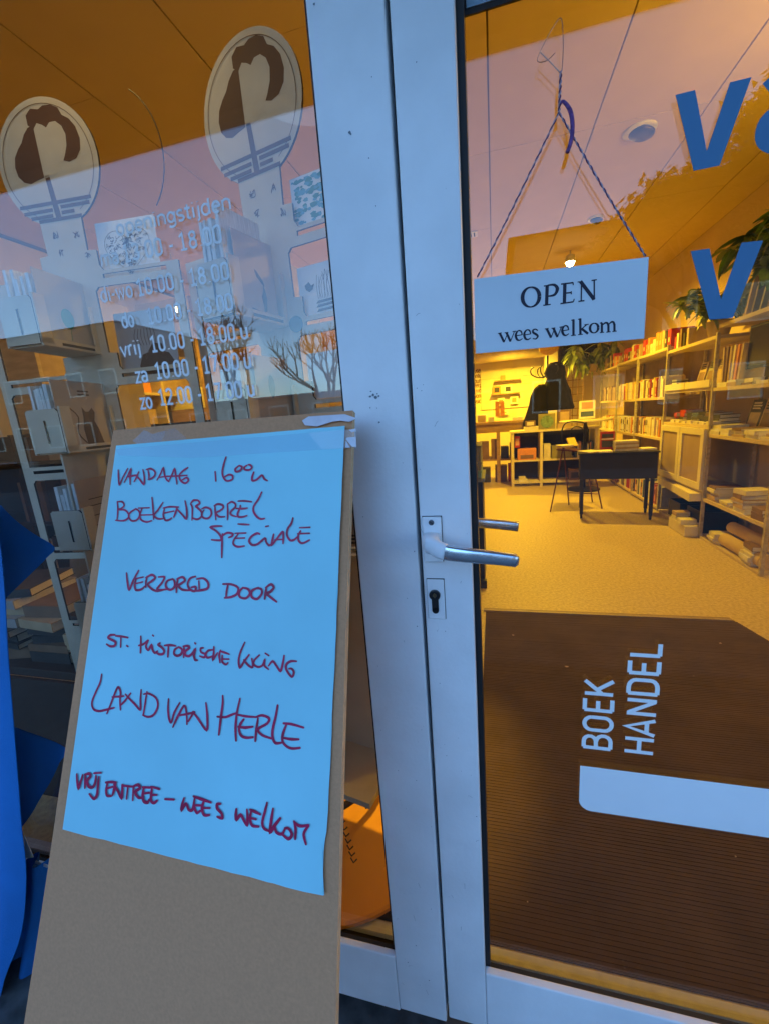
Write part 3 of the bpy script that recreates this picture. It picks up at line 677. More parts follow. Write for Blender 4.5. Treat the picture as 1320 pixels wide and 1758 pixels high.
HW.append((350, 1180, 6.947, 19, [
 [(228,100),(228,200),(205,380),(183,565)], [(435,135),(400,300),(382,480),(388,635)], [(165,350),(260,355),(340,325),(400,305)], [(400,325),(500,345),(630,355)],
 [(480,380),(440,440),(425,510),(450,575),(510,600),(590,595)], [(415,470),(500,480),(590,468)],
 [(650,370),(630,500),(618,640)], [(625,355),(700,335),(780,370),(760,430),(650,500),(700,570),(810,610)],
 [(883,215),(860,350),(825,500),(825,600),(860,665),(930,660)], [(955,430),(1050,440),(1190,480)], [(985,450),(945,560),(945,650),(1000,710),(1060,730),(1150,722)], [(960,605),(1050,620),(1135,620)]]))
HW.append((120, 1310, 6.286, 17, [
 [(78,120),(82,190),(95,270),(120,200),(142,130)], [(170,130),(168,200),(165,270)], [(165,125),(210,115),(225,145),(190,190),(205,250),(245,262),(275,220),(285,140)], [(265,110),(340,105)], [(318,150),(305,260),(295,350),(260,385),(215,335)],
 [(390,210),(450,205),(500,210)], [(410,215),(395,290),(405,350),(450,355)], [(400,275),(470,255)], [(500,215),(480,290),(465,345)], [(480,230),(520,300),(560,375),(570,300),(570,235)],
 [(580,245),(690,255)], [(630,260),(615,385)], [(690,260),(682,400)], [(690,250),(740,235),(760,270),(710,310),(740,370),(780,375)], [(790,260),(870,265)], [(800,270),(790,340),(800,410),(840,425),(860,395)], [(790,330),(860,320)], [(880,255),(970,280)], [(890,270),(880,340),(880,410),(910,430),(945,405)], [(885,345),(940,345)],
 [(1030,390),(1125,395)]]))
HW.append((300, 1360, 5.5, 16, [
 [(92,55),(75,110),(68,165),(110,110),(135,165),(170,165),(185,90)], [(180,40),(250,65),(345,98)], [(190,60),(185,130),(210,195),(245,175)], [(190,125),(250,125)], [(275,90),(260,150),(280,215),(330,215)], [(265,150),(335,150)],
 [(435,110),(405,115),(405,155),(445,200),(450,245),(405,232)],
 [(585,160),(580,215),(585,260),(625,215),(655,265),(685,310),(690,240),(685,165)], [(715,165),(760,185),(810,210)], [(725,180),(715,250),(735,315),(795,325)], [(720,245),(770,255)],
 [(875,100),(850,200),(830,290),(850,345),(905,370)], [(932,155),(915,260),(905,375),(950,310),(1000,245)], [(945,320),(965,380),(1015,395),(1045,345)], [(1020,400),(1075,440),(1110,400),(1080,345),(1045,340)],
 [(1130,275),(1145,350),(1140,440)], [(1130,280),(1185,320),(1265,310)], [(1265,315),(1225,380),(1225,430),(1242,490)]]))
for (ox, oy, sc_, wd, sts) in HW:
    hw = MB()
    wm = (bp_(ox+60, oy+60, LO)-bp_(ox+61, oy+60, LO)).length*wd*1.5/sc_
    for s_ in sts:
        n_ = len(s_); ws = [wm*(1.0 if 0 < i < n_-1 else .72)*random.uniform(.9, 1.1) for i in range(n_)]
        off = LO+(.0004 if oy > 1300 else -.0004)
        pen(hw, [bp_(ox+x/sc_, oy+y/sc_, off) for x, y in s_], BN, ws, k=4, base=.0)
    hw.build('handwriting', ink, po)

# ------------------------------------------------------------------ blue flag hanging at the left
flag_m = M('blue_flag_cloth', (.006, .14, .44), .8, var=.12, vs=5, bump=.5, bs=350)
fg = thing('blue_flag', 'large blue cloth flag hanging in loose folds at the left edge of the window', 'flag', (-1.1, -.2, 0))
def sheet(rows, name, par, mat, wav, th=.0012):
    la = catmull([Vector(a) for a, b in rows], 4); lb_ = catmull([Vector(b) for a, b in rows], 4); rows = list(zip(la, lb_))
    mb = MB(); nz = len(rows); nu = 24
    for back in (0, th):
        for j, (a, b) in enumerate(rows):
            a = Vector(a); b = Vector(b)
            for i in range(nu+1):
                u = i/nu; p = a.lerp(b, u); p.y += wav(u, j/(nz-1))+back; mb.v.append(tuple(p))
    w_ = nu+1; of = w_*nz
    for j in range(nz-1):
        for i in range(nu):
            q_ = j*w_+i; mb.f += [(q_, q_+1, q_+w_+1, q_+w_), (of+q_, of+q_+w_, of+q_+w_+1, of+q_+1)]; mb.mi += [0, 0]
    return mb.build(name, mat, par, smooth=True)
rw = []
for px, py in ((-30, 830), (8, 900), (20, 1000), (24, 1100), (30, 1200), (38, 1320), (44, 1420), (50, 1500), (40, 1600), (10, 1680), (-10, 1758)):
    r_ = onY(px, py, -.16); rw.append(((r_.x-.34, -.16, r_.z+.03), (r_.x, -.16, r_.z)))
rw.append(((rw[-1][0][0], -.16, .0), (rw[-1][1][0], -.16, .0)))
sheet(rw, 'front_fold', fg, flag_m, lambda u, v: -.028*(1-u*.6)*(.5+.5*math.sin(u*13+v*2.5+1.2))-.008*math.sin(u*23+v*7)*(1-u))
rw = []
for py, px in ((868, 2), (890, 30), (915, 62), (940, 92), (960, 74), (985, 51), (1010, 29), (1035, 7), (1060, -14)):
    p0 = onY(-70, py-6, -.10); p1 = onY(px, py, -.10); rw.append((p0, p1))
sheet(rw, 'corner', fg, flag_m, lambda u, v: -.012*math.sin(u*4+v*3)*(1-u)-.006*math.sin(v*9)*u)
rw = []
for py, px in ((1252, 34), (1284, 112), (1310, 102), (1340, 88), (1370, 70), (1398, 54), (1420, 38)):
    p0 = onY(-20, py-10, -.09); p1 = onY(px, py, -.09); rw.append((p0, p1))
sheet(rw, 'lower_corner', fg, flag_m, lambda u, v: -.010*math.sin(u*5+v*4)*(1-u))
rw = []
for a, b in (((30, 1478), (85, 1476)), ((28, 1530), (84, 1540)), ((10, 1600), (75, 1620)), ((0, 1700), (62, 1700)), ((-10, 1790), (50, 1790))):
    p0 = onY(*a, -.11); p1 = onY(*b, -.11); rw.append((p0, p1))
rw.append(((rw[-1][0].x, -.11, 0), (rw[-1][1].x, -.11, 0)))
sheet(rw, 'rear_fold', fg, flag_m, lambda u, v: -.018*math.sin(u*9+1+v))
mb = MB(); mb.prism([onY(*p, -.12) for p in ((42, 1434), (58, 1472), (44, 1474))], NF, .001); mb.prism([onY(*p, -.115) for p in ((62, 1478), (84, 1486), (82, 1490), (60, 1482))], NF, .001); mb.build('label_tag', M('tag_white', (.6, .62, .65), .7), fg)
mb = MB(); mb.tube([(-1.52, -.12, 0), (-1.52, -.12, 2.3)], .012, 10); mb.build('pole', alu, fg, smooth=True)
mb = MB(); mb.box((-1.53, -.175, 1.20), (-1.16, -.155, 1.215)); mb.tube([(-1.52, -.12, 1.207), (-1.52, -.17, 1.207)], .006, 6); mb.build('cross_bar', alu, fg)

# ------------------------------------------------------------------ postcard towers behind the left pane
def card_mat(name, col): return M(name, col, .6, var=.05, vs=10)
c_white = card_mat('card_white', (.66, .68, .68)); c_grey = card_mat('card_grey', (.36, .35, .35)); c_tan = card_mat('card_tan', (.40, .33, .27)); c_side = M('card_edges', (.62, .62, .60), .8, var=.25, vs=120, stretch=(6, 6, .3))
ink_d = M('print_dark', (.05, .05, .07), .7); ink_g = M('print_green', (.05, .22, .20), .7); ink_b = M('print_blue', (.10, .32, .42), .7); ink_br = M('print_brown', (.10, .06, .04), .7)
logo_m = M('logo_brown', (.11, .05, .025), .8)
CROWN = [(-.016,.074),(-.030,.070),(-.042,.060),(-.052,.046),(-.064,.036),(-.076,.022),(-.081,.004),(-.078,-.014),(-.067,-.026),(-.051,-.031),(-.034,-.027),(-.016,-.024)]
CRAWN2 = [(-.016,.066),(-.028,.074),(-.028,.092),(-.014,.102),(.004,.098),(.016,.103),(.034,.102),(.050,.094),(.056,.080),(.070,.072),(.082,.056),(.087,.034),(.083,.014),(.070,.0),(.052,-.004),(.034,.002),(.0,.0)]
CROWN3 = [(-.0155,.066),(-.006,.075),(.006,.070),(.014,.064),(.024,.072),(.038,.072),(.050,.062),(.056,.046),(.053,.026),(.045,.010),(.034,-.006),(.014,-.022),(-.0155,-.026)]
class Tower: pass
def tower(c, th, pitch, label, group='grey board postcard towers in the window', right_w=.235, ztop=0, n_r=4):
    T = Tower(); th = math.radians(th)
    T.c = Vector(c); T.u = Vector((math.cos(th), -math.sin(th), 0)); T.n = Vector((-math.sin(th), -math.cos(th), 0)); T.pitch = pitch
    t = thing('postcard_tower', label, 'display stand', (c[0], c[1], 0.02), 0, group); T.o = t
    # main panel: head disc, neck, shoulders, with windows cut where the pockets are
    def disc(a0, a1, k=40): return arc(0, 0, .12, .12, a0, a1, k)
    bottom = -1.38
    right = [(.052, -.108), (.050, -.173), (.072, -.175), (.072, -.205), (.080, -.217), (right_w, -.217)]
    out = disc(-64, 244, 60)+[(-a, b) for a, b in right]+[(-right_w, bottom), (right_w, bottom)]+right[::-1]
    holes = []
    for k in range(n_r):
        z0 = -.249-k*pitch; zb1 = z0-(pitch-.034)
        holes.append([(.050, z0-.008), (.058, z0), (right_w-.03, z0), (right_w-.022, z0-.008), (right_w-.022, zb1), (.078, zb1), (.072, zb1+.008), (.072, zb1+.038), (.051, zb1+.040)])
        holes.append([(.074, zb1-.009), (.074, zb1-.017), (right_w-.03, zb1-.017), (right_w-.03, zb1-.009)])
        holes.append([(-a, b) for a, b in holes[-2]]); holes.append([(-a, b) for a, b in holes[-2]])
    holes.append([(.076, -.224), (.076, -.233), (right_w-.03, -.233), (right_w-.03, -.224)])
    curve_plate('front_panel', [out]+holes, T.c, T.u, EZ, .005, rack_m, t)
    # printed tree emblem with ground lines
    lg = MB(); Pn = T.c+T.n*.0026
    def L2(a, b): return Pn+T.u*a+EZ*b
    flat_poly(lg, [L2(*p) for p in CROWN], T.n, .0001); flat_poly(lg, [L2(*p) for p in CRAWN2], T.n, .0002); flat_poly(lg, [L2(*p) for p in CROWN3], T.n, .0003, mi=1)
    flat_poly(lg, [L2(*p) for p in ((-.014, -.0201), (-.003, -.0201), (.006, -.108), (-.008, -.108))], T.n, .0003)
    for a, b, z in ((-.092, .086, -.073), (-.085, -.012, -.086), (.008, .080, -.083), (-.070, -.014, -.097), (.008, .040, -.094), (-.052, .056, -.105)):
        flat_poly(lg, [L2(a, z-.0035), L2(b, z-.0035), L2(b, z+.0035), L2(a, z+.0035)], T.n, .0004)
    pen(lg, [L2(*p) for p in arc(0, 0, .108, .108, -60, 240, 40)], T.n, .0012, smooth=False, cap=False)
    lg.build('tree_emblem', [logo_m, rack_m], t)
    hp_ = MB(); hp_.tube([T.c+T.u*(.155+.10*math.cos(a)*1.0)+EZ*(.0+.13*math.sin(a))-T.n*.02 for a in [math.radians(-50+i*8) for i in range(15)]], .0012, 5); hp_.build('wire_hoop', black_m, t)
    pt = MB()
    for a, z in ((-.02, -.135), (.032, -.14), (-.015, -.172), (.05, -.185)):
        for _ in range(5): pen(pt, [L2(a+random.uniform(-.007, .007), z+random.uniform(-.007, .007)) for _ in range(3)], T.n, .0016)
    pt.build('small_print', ink_br, t)['kind'] = 'stuff'
    # side wings: stepped pockets sticking out towards the street
    X = Matrix(((T.u.x, T.n.x, 0, T.c.x), (T.u.y, T.n.y, 0, T.c.y), (0, 0, 1, T.c.z), (0, 0, 0, 1)))
    T.X = X
    for k in range(4):
        z = -.39-k*.2165
        pk = MB()
        pk.box((.0285, .124, z+.004), (.0325, .150, z+.097), X=X)          # upright strip
        pk.box((.0285, .003, z), (.0325, .150, z+.0155), X=X)              # bottom strip
        pk.box((.0285, .003, z+.0156), (.0325, .014, z+.10), X=X)
        pk.box((-.047, .003, z-.0005), (.0284, .143, z+.0025), X=X)        # underside
        pk.box((-.051, .003, z), (-.047, .150, z+.090), X=X)
        pk.build('wing_pocket', rack_m, t)
        lp = [(-.047, z+.003), (.027, z+.003), (.027, z+.086), (.020, z+.093), (-.047, z+.093)]
        slot = [(-.012, z+.022), (-.006, z+.022), (-.006, z+.070), (-.012, z+.070)]
        curve_plate('pocket_end', [lp, slot], T.c+T.n*.148, T.u, EZ, .004, rack_m, t)
        gv = MB(); gv.box((.0326, .02, z+.004), (.0328, .105, z+.0095), X=X); gv.build('pocket_slot', rackedge, t)
    bx = MB(); bx.box((-.002, .0025, -1.38), (.002, .14, -.60), X=X); bx.box((-.002, -.16, -1.38), (.002, -.0025, -.25), X=X); bx.build('cross_panel', rack_m, t)
    ft = MB(); ft.box((-.20, -.17, -1.395), (.20, .14, -1.381), X=X); ft.build('foot', rack_m, t)
    fp = MB(); fp.tube([X @ Vector((-.15, -.04, -1.3955)), X @ Vector((-.15, -.04, .012-c[2]))], .014, 10); fp.lathe([(.05, 0), (.05, .012), (.02, .02)], X @ Vector((-.15, -.04, .032-c[2])), seg=20); fp.build('stand_pole', black_m, t)
    return T
def place_card(T, face, a0, z0, wid, hei, mat, draw, label, lean=0.0):
    """face 'F': card stands in the front panel's windows; 'W': in a wing pocket, facing right"""
    if face == 'F': O = T.c-T.n*.012+T.u*a0+EZ*z0; ux = T.u.copy(); n = T.n.copy()
    else: O = T.c+T.u*.020+T.n*a0+EZ*z0; ux = -T.n.copy(); n = T.u.copy()
    uz = (EZ+(-n)*lean).normalized(); n2 = ux.cross(uz); 
    if n2.dot(n) < 0: n2 = -n2
    t = thing('postcard', label, 'postcard', O, 0, 'postcards in the towers')
    mb = MB(); mb.prism([O, O+ux*wid, O+ux*wid+uz*hei, O+uz*hei], n2, .0012); mb.build('card', mat, t)
    if draw:
        f = lambda x, y: O+ux*(x*wid)+uz*(y*hei)
        draw(t, f, n2, wid)
    return t
def ink_obj(t, mat, strokes, n, w, polys=()):
    mb = MB()
    for s_ in strokes: pen(mb, s_, n, w, k=3)
    for p in polys: flat_poly(mb, p, n, .0003+len(mb.f)*.000004)
    mb.build('print', mat, t)
def heart(t, f, n, wd):
    rnd = random.Random(5); sts = []
    out = [f(.5+.38*math.sin(a)**3*1.0, .52+.030*(13*math.cos(a)-5*math.cos(2*a)-2*math.cos(3*a)-math.cos(4*a))*.88) for a in [i*2*math.pi/40 for i in range(41)]]
    sts.append(out)
    for _ in range(130):
        a = rnd.uniform(0, 6.28); r = rnd.random()**.5*.9
        x = .5+.38*r*math.sin(a)**3; y = .54+.0264*r*(13*math.cos(a)-5*math.cos(2*a)-2*math.cos(3*a)-math.cos(4*a))
        sts.append([f(x+rnd.uniform(-.04, .04), y+rnd.uniform(-.035, .035)) for _ in range(4)])
    sts.append([f(.34, .06), f(.66, .06)])
    ink_obj(t, ink_d, sts, n, .0009)
def leaves(t, f, n, wd):
    rnd = random.Random(8)
    for m_ in (ink_g, ink_b):
        ps = []
        for _ in range(60):
            x, y = rnd.uniform(.05, .92), rnd.uniform(.05, .93); r = rnd.uniform(.02, .06); a0 = rnd.uniform(0, 3)
            ps.append([f(min(.99, max(.01, x+r*math.cos(a0+k)*(1 if k % 2 else 1.5))), min(.99, max(.01, y+r*math.sin(a0+k)))) for k in range(6)])
        ink_obj(t, m_, [], n, .001, ps)
def grasses(t, f, n, wd):
    rnd = random.Random(3); sts = []
    for i in range(22):
        x = .35+i*.028; sts.append([f(x, .3), f(x+rnd.uniform(-.03, .03), .55), f(x+rnd.uniform(-.07, .07), .72+rnd.uniform(0, .15))])
    bf = [f(.12, .62), f(.2, .68), f(.24, .6), f(.3, .62), f(.26, .52), f(.2, .48), f(.14, .53)]
    ps = [bf]+[[f(.3, y), f(.95, y+.02), f(.95, y+.07), f(.34, y+.05)] for y in (.05, .14, .22)]
    ink_obj(t, ink_d, sts, n, .0008, ps)
def branches(t, f, n, wd, bird=False):
    rnd = random.Random(13 if bird else 4); sts = []
    def grow(x, y, a, l, d):
        if d == 0 or not (.03 < x < .97 and .03 < y < .97): return
        x2 = min(.97, max(.03, x+l*math.cos(a))); y2 = min(.97, max(.03, y+l*math.sin(a))); sts.append([f(x, y), f((x+x2)/2+.01, (y+y2)/2), f(x2, y2)])
        for da in (-.5, .35): grow(x2, y2, a+da+rnd.uniform(-.2, .2), l*.75, d-1)
    grow(.5, .03, 1.5, .22, 6)
    ps = []
    if bird:
        ps = [[f(.42+.09*math.cos(a), .62+.15*math.sin(a)) for a in [i*.5 for i in range(12)]]]
        grow(.97, .3, 2.8, .2, 5)
    ink_obj(t, ink_br if bird else ink_d, sts, n, .0008, ps)
def kingf(t, f, n, wd):
    ink_obj(t, ink_d, [[f(.62, .12), f(.64, .30), f(.66, .45)], [f(.3, .12), f(.6, .09), f(.9, .07)]], n, .0035,
            [[f(.45, .62), f(.52, .60), f(.66, .50), f(.7, .44), f(.62, .46), f(.5, .53)], [f(.58, .30), f(.68, .42), f(.72, .30), f(.68, .12), f(.62, .12)]])
def cat(t, f, n, wd):
    ink_obj(t, ink_br, [[f(.42, .10), f(.3, .25), f(.36, .48), f(.22, .62)], [f(.45, .86), f(.65, .86)], [f(.45, .81), f(.65, .81)]], n, .003,
            [[f(.44, .06), f(.78, .06), f(.72, .30), f(.66, .42), f(.70, .55), f(.66, .62), f(.58, .56), f(.52, .56), f(.46, .63), f(.46, .48), f(.42, .30)]])
def deer(t, f, n, wd):
    ink_obj(t, ink_br, [[f(.35+i*.05, .5), f(.3+i*.06, .62), f(.34+i*.05, .74)] for i in range(7)], n, .0012,
            [[f(.35, .05), f(.9, .03), f(.95, .2), f(.85, .36), f(.6, .42), f(.4, .36), f(.33, .2)], [f(.5, .4), f(.6, .52), f(.75, .5), f(.8, .36)]])
def greendot(t, f, n, wd): ink_obj(t, ink_g, [[f(.5, .12), f(.52, .3)]], n, .0015, [[f(.5+.13*math.cos(a), .42+.14*math.sin(a)) for a in [i*.4 for i in range(16)]]])
def lines_(t, f, n, wd): ink_obj(t, ink_br, [[f(.2, y), f(.8, y)] for y in (.3, .45, .6, .7)], n, .002)

T1 = tower((-.435, .25, 1.846), 12, .1625, 'grey board postcard tower with round tree emblem head, nearer the door')
T2 = tower((-.914, .232, 1.842), -6, .213, 'grey board postcard tower with round tree emblem head, at the left edge', right_w=.262)
place_card(T1, 'F', .062, -.214, .12, .085, c_white, leaves, 'postcard with blue and green leaf pattern at the top right of the nearer tower')
place_card(T1, 'F', .056, -.375, .13, .092, c_white, grasses, 'postcard with a butterfly and tall grasses in the nearer tower')
place_card(T1, 'F', .056, -.538, .13, .092, c_white, branches, 'postcard with a fine bare tree drawing in the nearer tower')
place_card(T1, 'F', .056, -.70, .13, .10, c_tan, lines_, 'brownish postcard low in the nearer tower beside the sign')
place_card(T1, 'F', .056, -.8625, .13, .10, c_tan, grasses, 'grass postcard lowest in the nearer tower')
place_card(T2, 'F', .064, -.243, .145, .128, c_white, heart, 'white postcard with a scribbled heart above the opening hours', lean=.05)
place_card(T2, 'F', .064, -.452, .15, .150, c_grey, deer, 'grey postcard with a dark animal and grasses behind the opening hours', lean=.05)
place_card(T2, 'F', .064, -.89, .15, .12, c_tan, lines_, 'tan postcard low behind the cardboard sign', lean=.05)
W1c = [(.122, .105, .135, c_tan, kingf, 'tan postcard with a bird on a post in the upper wing of the nearer tower'),
       (.110, .105, .14, c_tan, lambda *a: branches(*a, bird=True), 'postcard with a bird among bare branches in the second wing pocket of the nearer tower'),
       (.115, .105, .14, c_tan, lines_, 'postcard in the third wing pocket of the nearer tower'), (.115, .105, .14, c_grey, lines_, 'postcard in the fourth wing pocket of the nearer tower')]
for k, (b, w_, h_, m_, dw, lb_) in enumerate(W1c): place_card(T1, 'W', b, -.386-k*.2165, w_, h_*1.07, m_, dw, lb_)
W2c = [(.126, .125, .14, c_grey, greendot, 'grey postcard with a green round tree in the top wing pocket at the left edge'),
       (.145, .140, .14, c_tan, cat, 'brown postcard with a sitting cat in the second wing pocket at the left edge'),
       (.145, .140, .145, c_tan, lines_, 'brown postcard in the third wing pocket at the left edge'), (.145, .14, .14, c_tan, lines_, 'brown postcard in the lowest wing pocket at the left edge')]
for k, (b, w_, h_, m_, dw, lb_) in enumerate(W2c): place_card(T2, 'W', b, -.386-k*.2165, w_, h_*1.05, m_, dw, lb_)
for T, nm in ((T1, 'nearer'), (T2, 'left')):
    for k in range(4):
        z = -.387-k*.2165; n_ = 6
        for i in range(n_):
            a = -.044+i*.0098
            t = MB(); hh = random.uniform(.135, .185) if k == 0 and T is T1 else random.uniform(.12, .15)
            t.box((a, random.uniform(.03, .045), z+.003), (a+random.uniform(.0055, .009), random.uniform(.125, .14), z+hh), X=T.X)
            o = t.build('card_bundle', c_side); tag(o, f'{ordn(i)} bundle of pale postcards from the left in {["top","second","third","lowest"][k]} wing pocket of {nm} tower', 'postcards', f'postcard bundles in the {["top","second","third","lowest"][k]} wing pocket of the {nm} tower')
# round white card leaning behind, badge
bg_ = MB(); cc = T1.c+T1.u*.052-EZ*.389+T1.n*.0042
bg_.lathe([(.0155, 0), (.0155, .0015)], cc, seg=24, X=Matrix.Rotation(math.radians(90), 4, 'X')); b_ = bg_.build('round_badge', M('teal_badge', (.04, .12, .16), .6), T1.o)

# ------------------------------------------------------------------ window display lower down
def stack_books(x, y, z, n, w_, d_, cols, desc, rz=0, cat='book', grp=None):
    for i in range(n):
        h = random.uniform(.018, .04); ww = w_*random.uniform(.85, 1); dd = d_*random.uniform(.85, 1); c = cols[i % len(cols)]
        book_flat(x+random.uniform(-.01, .01), y+random.uniform(-.01, .01), z, ww, dd, h, rz+random.uniform(-.15, .15), c, f'{ordn(i)} from the bottom in the {desc}', grp)
        z += h+.0008
    return z
COL = {'cream': (.72, .66, .50), 'white': (.78, .76, .70), 'orange': (.70, .28, .05), 'yellow': (.75, .55, .08), 'red': (.45, .04, .03), 'brown': (.22, .13, .07), 'tan': (.50, .36, .20),
       'grey': (.35, .33, .30), 'dark': (.05, .045, .04), 'green': (.12, .22, .10), 'blue': (.08, .12, .28), 'pink': (.65, .35, .32), 'olive': (.28, .25, .08)}
pages = M('book_pages', (.74, .69, .55), .9, var=.12, vs=90, stretch=(1, 1, 8))
def bmat(c): return M('cover_'+c, COL[c], .5, var=.14, vs=14)
_bk = {}
def book_mesh(w_, d_, h_, c):
    """lying book, spine towards -y; origin at base centre"""
    k = (round(w_, 2), round(d_, 2), round(h_, 3), c)
    if k in _bk: return _bk[k]
    w_, d_, h_, _ = k; t = .0022; mb = MB()
    mb.box((-w_/2, -d_/2, 0), (w_/2, d_/2, t)); mb.box((-w_/2, -d_/2, h_-t), (w_/2, d_/2, h_)); mb.box((-w_/2, -d_/2, t), (w_/2, -d_/2+t, h_-t))
    mb.box((-w_/2+.004, -d_/2+t, t), (w_/2-.004, d_/2-.004, h_-t), 1)
    _bk[k] = mb.mesh('book', [bmat(c), pages]); return _bk[k]
def book_flat(x, y, z, w_, d_, h_, rz, c, where, grp=None):
    o = bpy.data.objects.new('book', book_mesh(w_, d_, h_, c)); C.objects.link(o); o.location = (x, y, z); o.rotation_euler = (0, 0, rz)
    return tag(o, f'{c} book {where}', 'book', grp or 'books lying in piles')
_sb = {}
def book_up(x, y, z, th, d_, h_, c, where, face='-x', lean=0, grp=None, band=True):
    """upright book, spine facing the aisle (-x); thickness along y"""
    k = (round(th, 3), round(d_, 2), round(h_, 2), c)
    if k not in _sb:
        t, d, h, _ = k; mb = MB(); e = .002
        mb.box((0, -t/2, 0), (d, -t/2+e, h)); mb.box((0, t/2-e, 0), (d, t/2, h)); mb.box((0, -t/2+e, 0), (e, t/2-e, h))
        mb.box((e, -t/2+e, .003), (d-.004, t/2-e, h-.003), 1)
        if (int(t*1000)+int(h*100)) % 3 == 0: mb.box((-.0006, -t/2+.002, h*.55), (0, t/2-.002, h*.85), 2); mb.box((-.0006, -t/2+.002, h*.08), (0, t/2-.002, h*.16), 2)
        _sb[k] = mb.mesh('book', [bmat(c), pages, M('spine_label_'+('d' if sum(COL[c]) > 1 else 'l'), (.12, .07, .04) if sum(COL[c]) > 1 else (.6, .5, .3), .6)])
    o = bpy.data.objects.new('book', _sb[k]); C.objects.link(o); o.location = (x, y, z); o.rotation_euler = (lean, 0, 0 if face == '-x' else math.pi/2)
    return tag(o, f'{c} book {where}', 'book', grp or 'books standing in the shelves')
# low round drum with hoop, seen between the cardboard and the post
om = M('orange_lacquer', (.55, .25, .04), .5, var=.08, vs=3)
dd = thing('round_stool', 'low orange round stool with a dark hoop behind the cardboard sign', 'stool', (-.62, .46, 0))
SC = Vector((-.49, .405, 0))
MB().lathe([(.302, .012), (.31, .015), (.31, .026), (.304, .030), (.02, .030)], SC, seg=56).build('seat', om, dd)
MB().box((-.95, .160, .0006), (-.232, .85, .011)).build('base', black_m, dd)
hb_ = MB(); HC = Vector((-.61, .50, 0)); ring = lambda r_, z_: [HC+Vector((r_*math.cos(a), r_*math.sin(a), z_)) for a in [i*2*math.pi/48 for i in range(48)]]
hb_.tube(ring(.215, .125), .010, 8, closed=True); hb_.tube(ring(.215, .16), .003, 6, closed=True)
for a in range(0, 360, 24):
    x_, y_ = HC.x+.215*math.cos(math.radians(a)), HC.y+.215*math.sin(math.radians(a)); hb_.tube([(x_, y_, .053), (x_, y_, .16)], .0028, 5)
hb_.build('hoop', M('dark_bronze', (.06, .035, .02), .4, metal=.3), dd, smooth=True)
ch_ = MB()
for k in range(7):
    c_ = onZ(588+k*3.2, 1408+k*11, .054); ch_.tube([c_+Vector((-.008, 0, 0)), c_+Vector((.004, -.012, .002)), c_+Vector((.010, 0, 0))], .0022, 5)
ch_.build('chain', black_m, dd)
tag(MB().lathe([(.10, -.02), (.13, -.01), (.13, .14), (.12, .15), (.115, .02)], (-.55, .78, .053), seg=32).build('basket', M('straw', (.55, .40, .18), .8, var=.3, vs=60)), 'pale round straw basket behind the orange stool', 'basket')
# display crates with leaning books in the dark lower window
dk = [('dark', .10), ('brown', .12), ('red', .09), ('grey', .11)]
tb = thing('display_table', 'dark low display table in the left window under the postcard tower', 'table', (-1.2, .5, 0))
boxo('table_top', (-1.95, .30, .50), (-1.02, .95, .53), M('dark_wood', (.05, .03, .02), .6), tb, bevel=.002)
boxo('front_panel', (-1.95, .285, .02), (-1.02, .298, .50), M('dark_wood'), tb)
for x_, y_ in ((-1.92, .33), (-1.06, .33), (-1.92, .92), (-1.06, .92)): boxo('leg', (x_-.02, y_-.02, 0), (x_+.02, y_+.02, .499), M('dark_wood'), tb)
rnd = random.Random(2)
k = 0
for x_ in (-1.85, -1.66, -1.47, -1.28, -1.12):
    z_ = .531
    for i in range(rnd.choice((4, 6, 8))):
        h = rnd.uniform(.02, .045); book_flat(x_, .45+rnd.uniform(-.02, .02), z_, .17, .22, h, rnd.uniform(-.3, .3), rnd.choice(['grey', 'dark', 'brown', 'dark', 'grey', 'tan', 'brown']), f'{ordn(i)} up in the {ordn(k)} pile on the dark display table', 'books on the display table'); z_ += h+.001
    k += 1
for i, (x_, c_) in enumerate(((-1.78, 'brown'), (-1.55, 'grey'), (-1.32, 'tan'), (-1.12, 'dark'))):
    t = MB(); t.box((-.08, 0, 0), (.08, .018, .24)); t.box((-.075, .002, .003), (.078, .016, .237), 0)
    o = t.build('book', bmat(c_)); o.location = (x_, .72, .531); o.rotation_euler = (math.radians(-14), 0, rnd.uniform(-.2, .2)); tag(o, f'{c_} picture book propped at the back of the dark display table, {ordn(i)} from left', 'book', 'books on the display table')
sh = thing('low_bookcase', 'low brown bookcase behind the postcard towers in the left window', 'bookcase', (-.75, 1.2, 0))
wd_m = M('warm_wood', (.36, .22, .11), .6, var=.2, vs=5, stretch=(1, 1, 6))
boxo('back_panel', (-3.69, 1.552, .002), (-.31, 1.57, 1.32), M('dark_wood'), sh)
for z_ in (.06, .42, .78, 1.14): boxo('shelf', (-3.6, 1.25, z_), (-.33, 1.55, z_+.02), M('dark_wood'), sh)
for x_ in (-3.62, -2.72, -1.92, -1.12, -.33): boxo('side_panel', (x_, 1.25, 0), (x_+.02, 1.55, 1.32), M('dark_wood'), sh)
k = 0
for z_ in (.08, .44, .80, 1.16):
    x_ = -2.68; i = 0
    while x_ < -.37:
        t_ = rnd.uniform(.12, .2)
        if not (-1.20 < x_ < -1.08 or -2.0 < x_ < -1.88): book_up(x_, 1.27, z_+.0005, t_, .17, rnd.choice((.2, .24, .27)) if k < 3 else .14, rnd.choice(['dark', 'brown', 'dark', 'grey', 'brown', 'tan', 'olive']), f'{ordn(i)} from left on {["bottom","second","third","top"][k]} shelf of the low brown bookcase', face='-y', grp='books in the low bookcase')
        x_ += t_+.003; i += 1
    k += 1

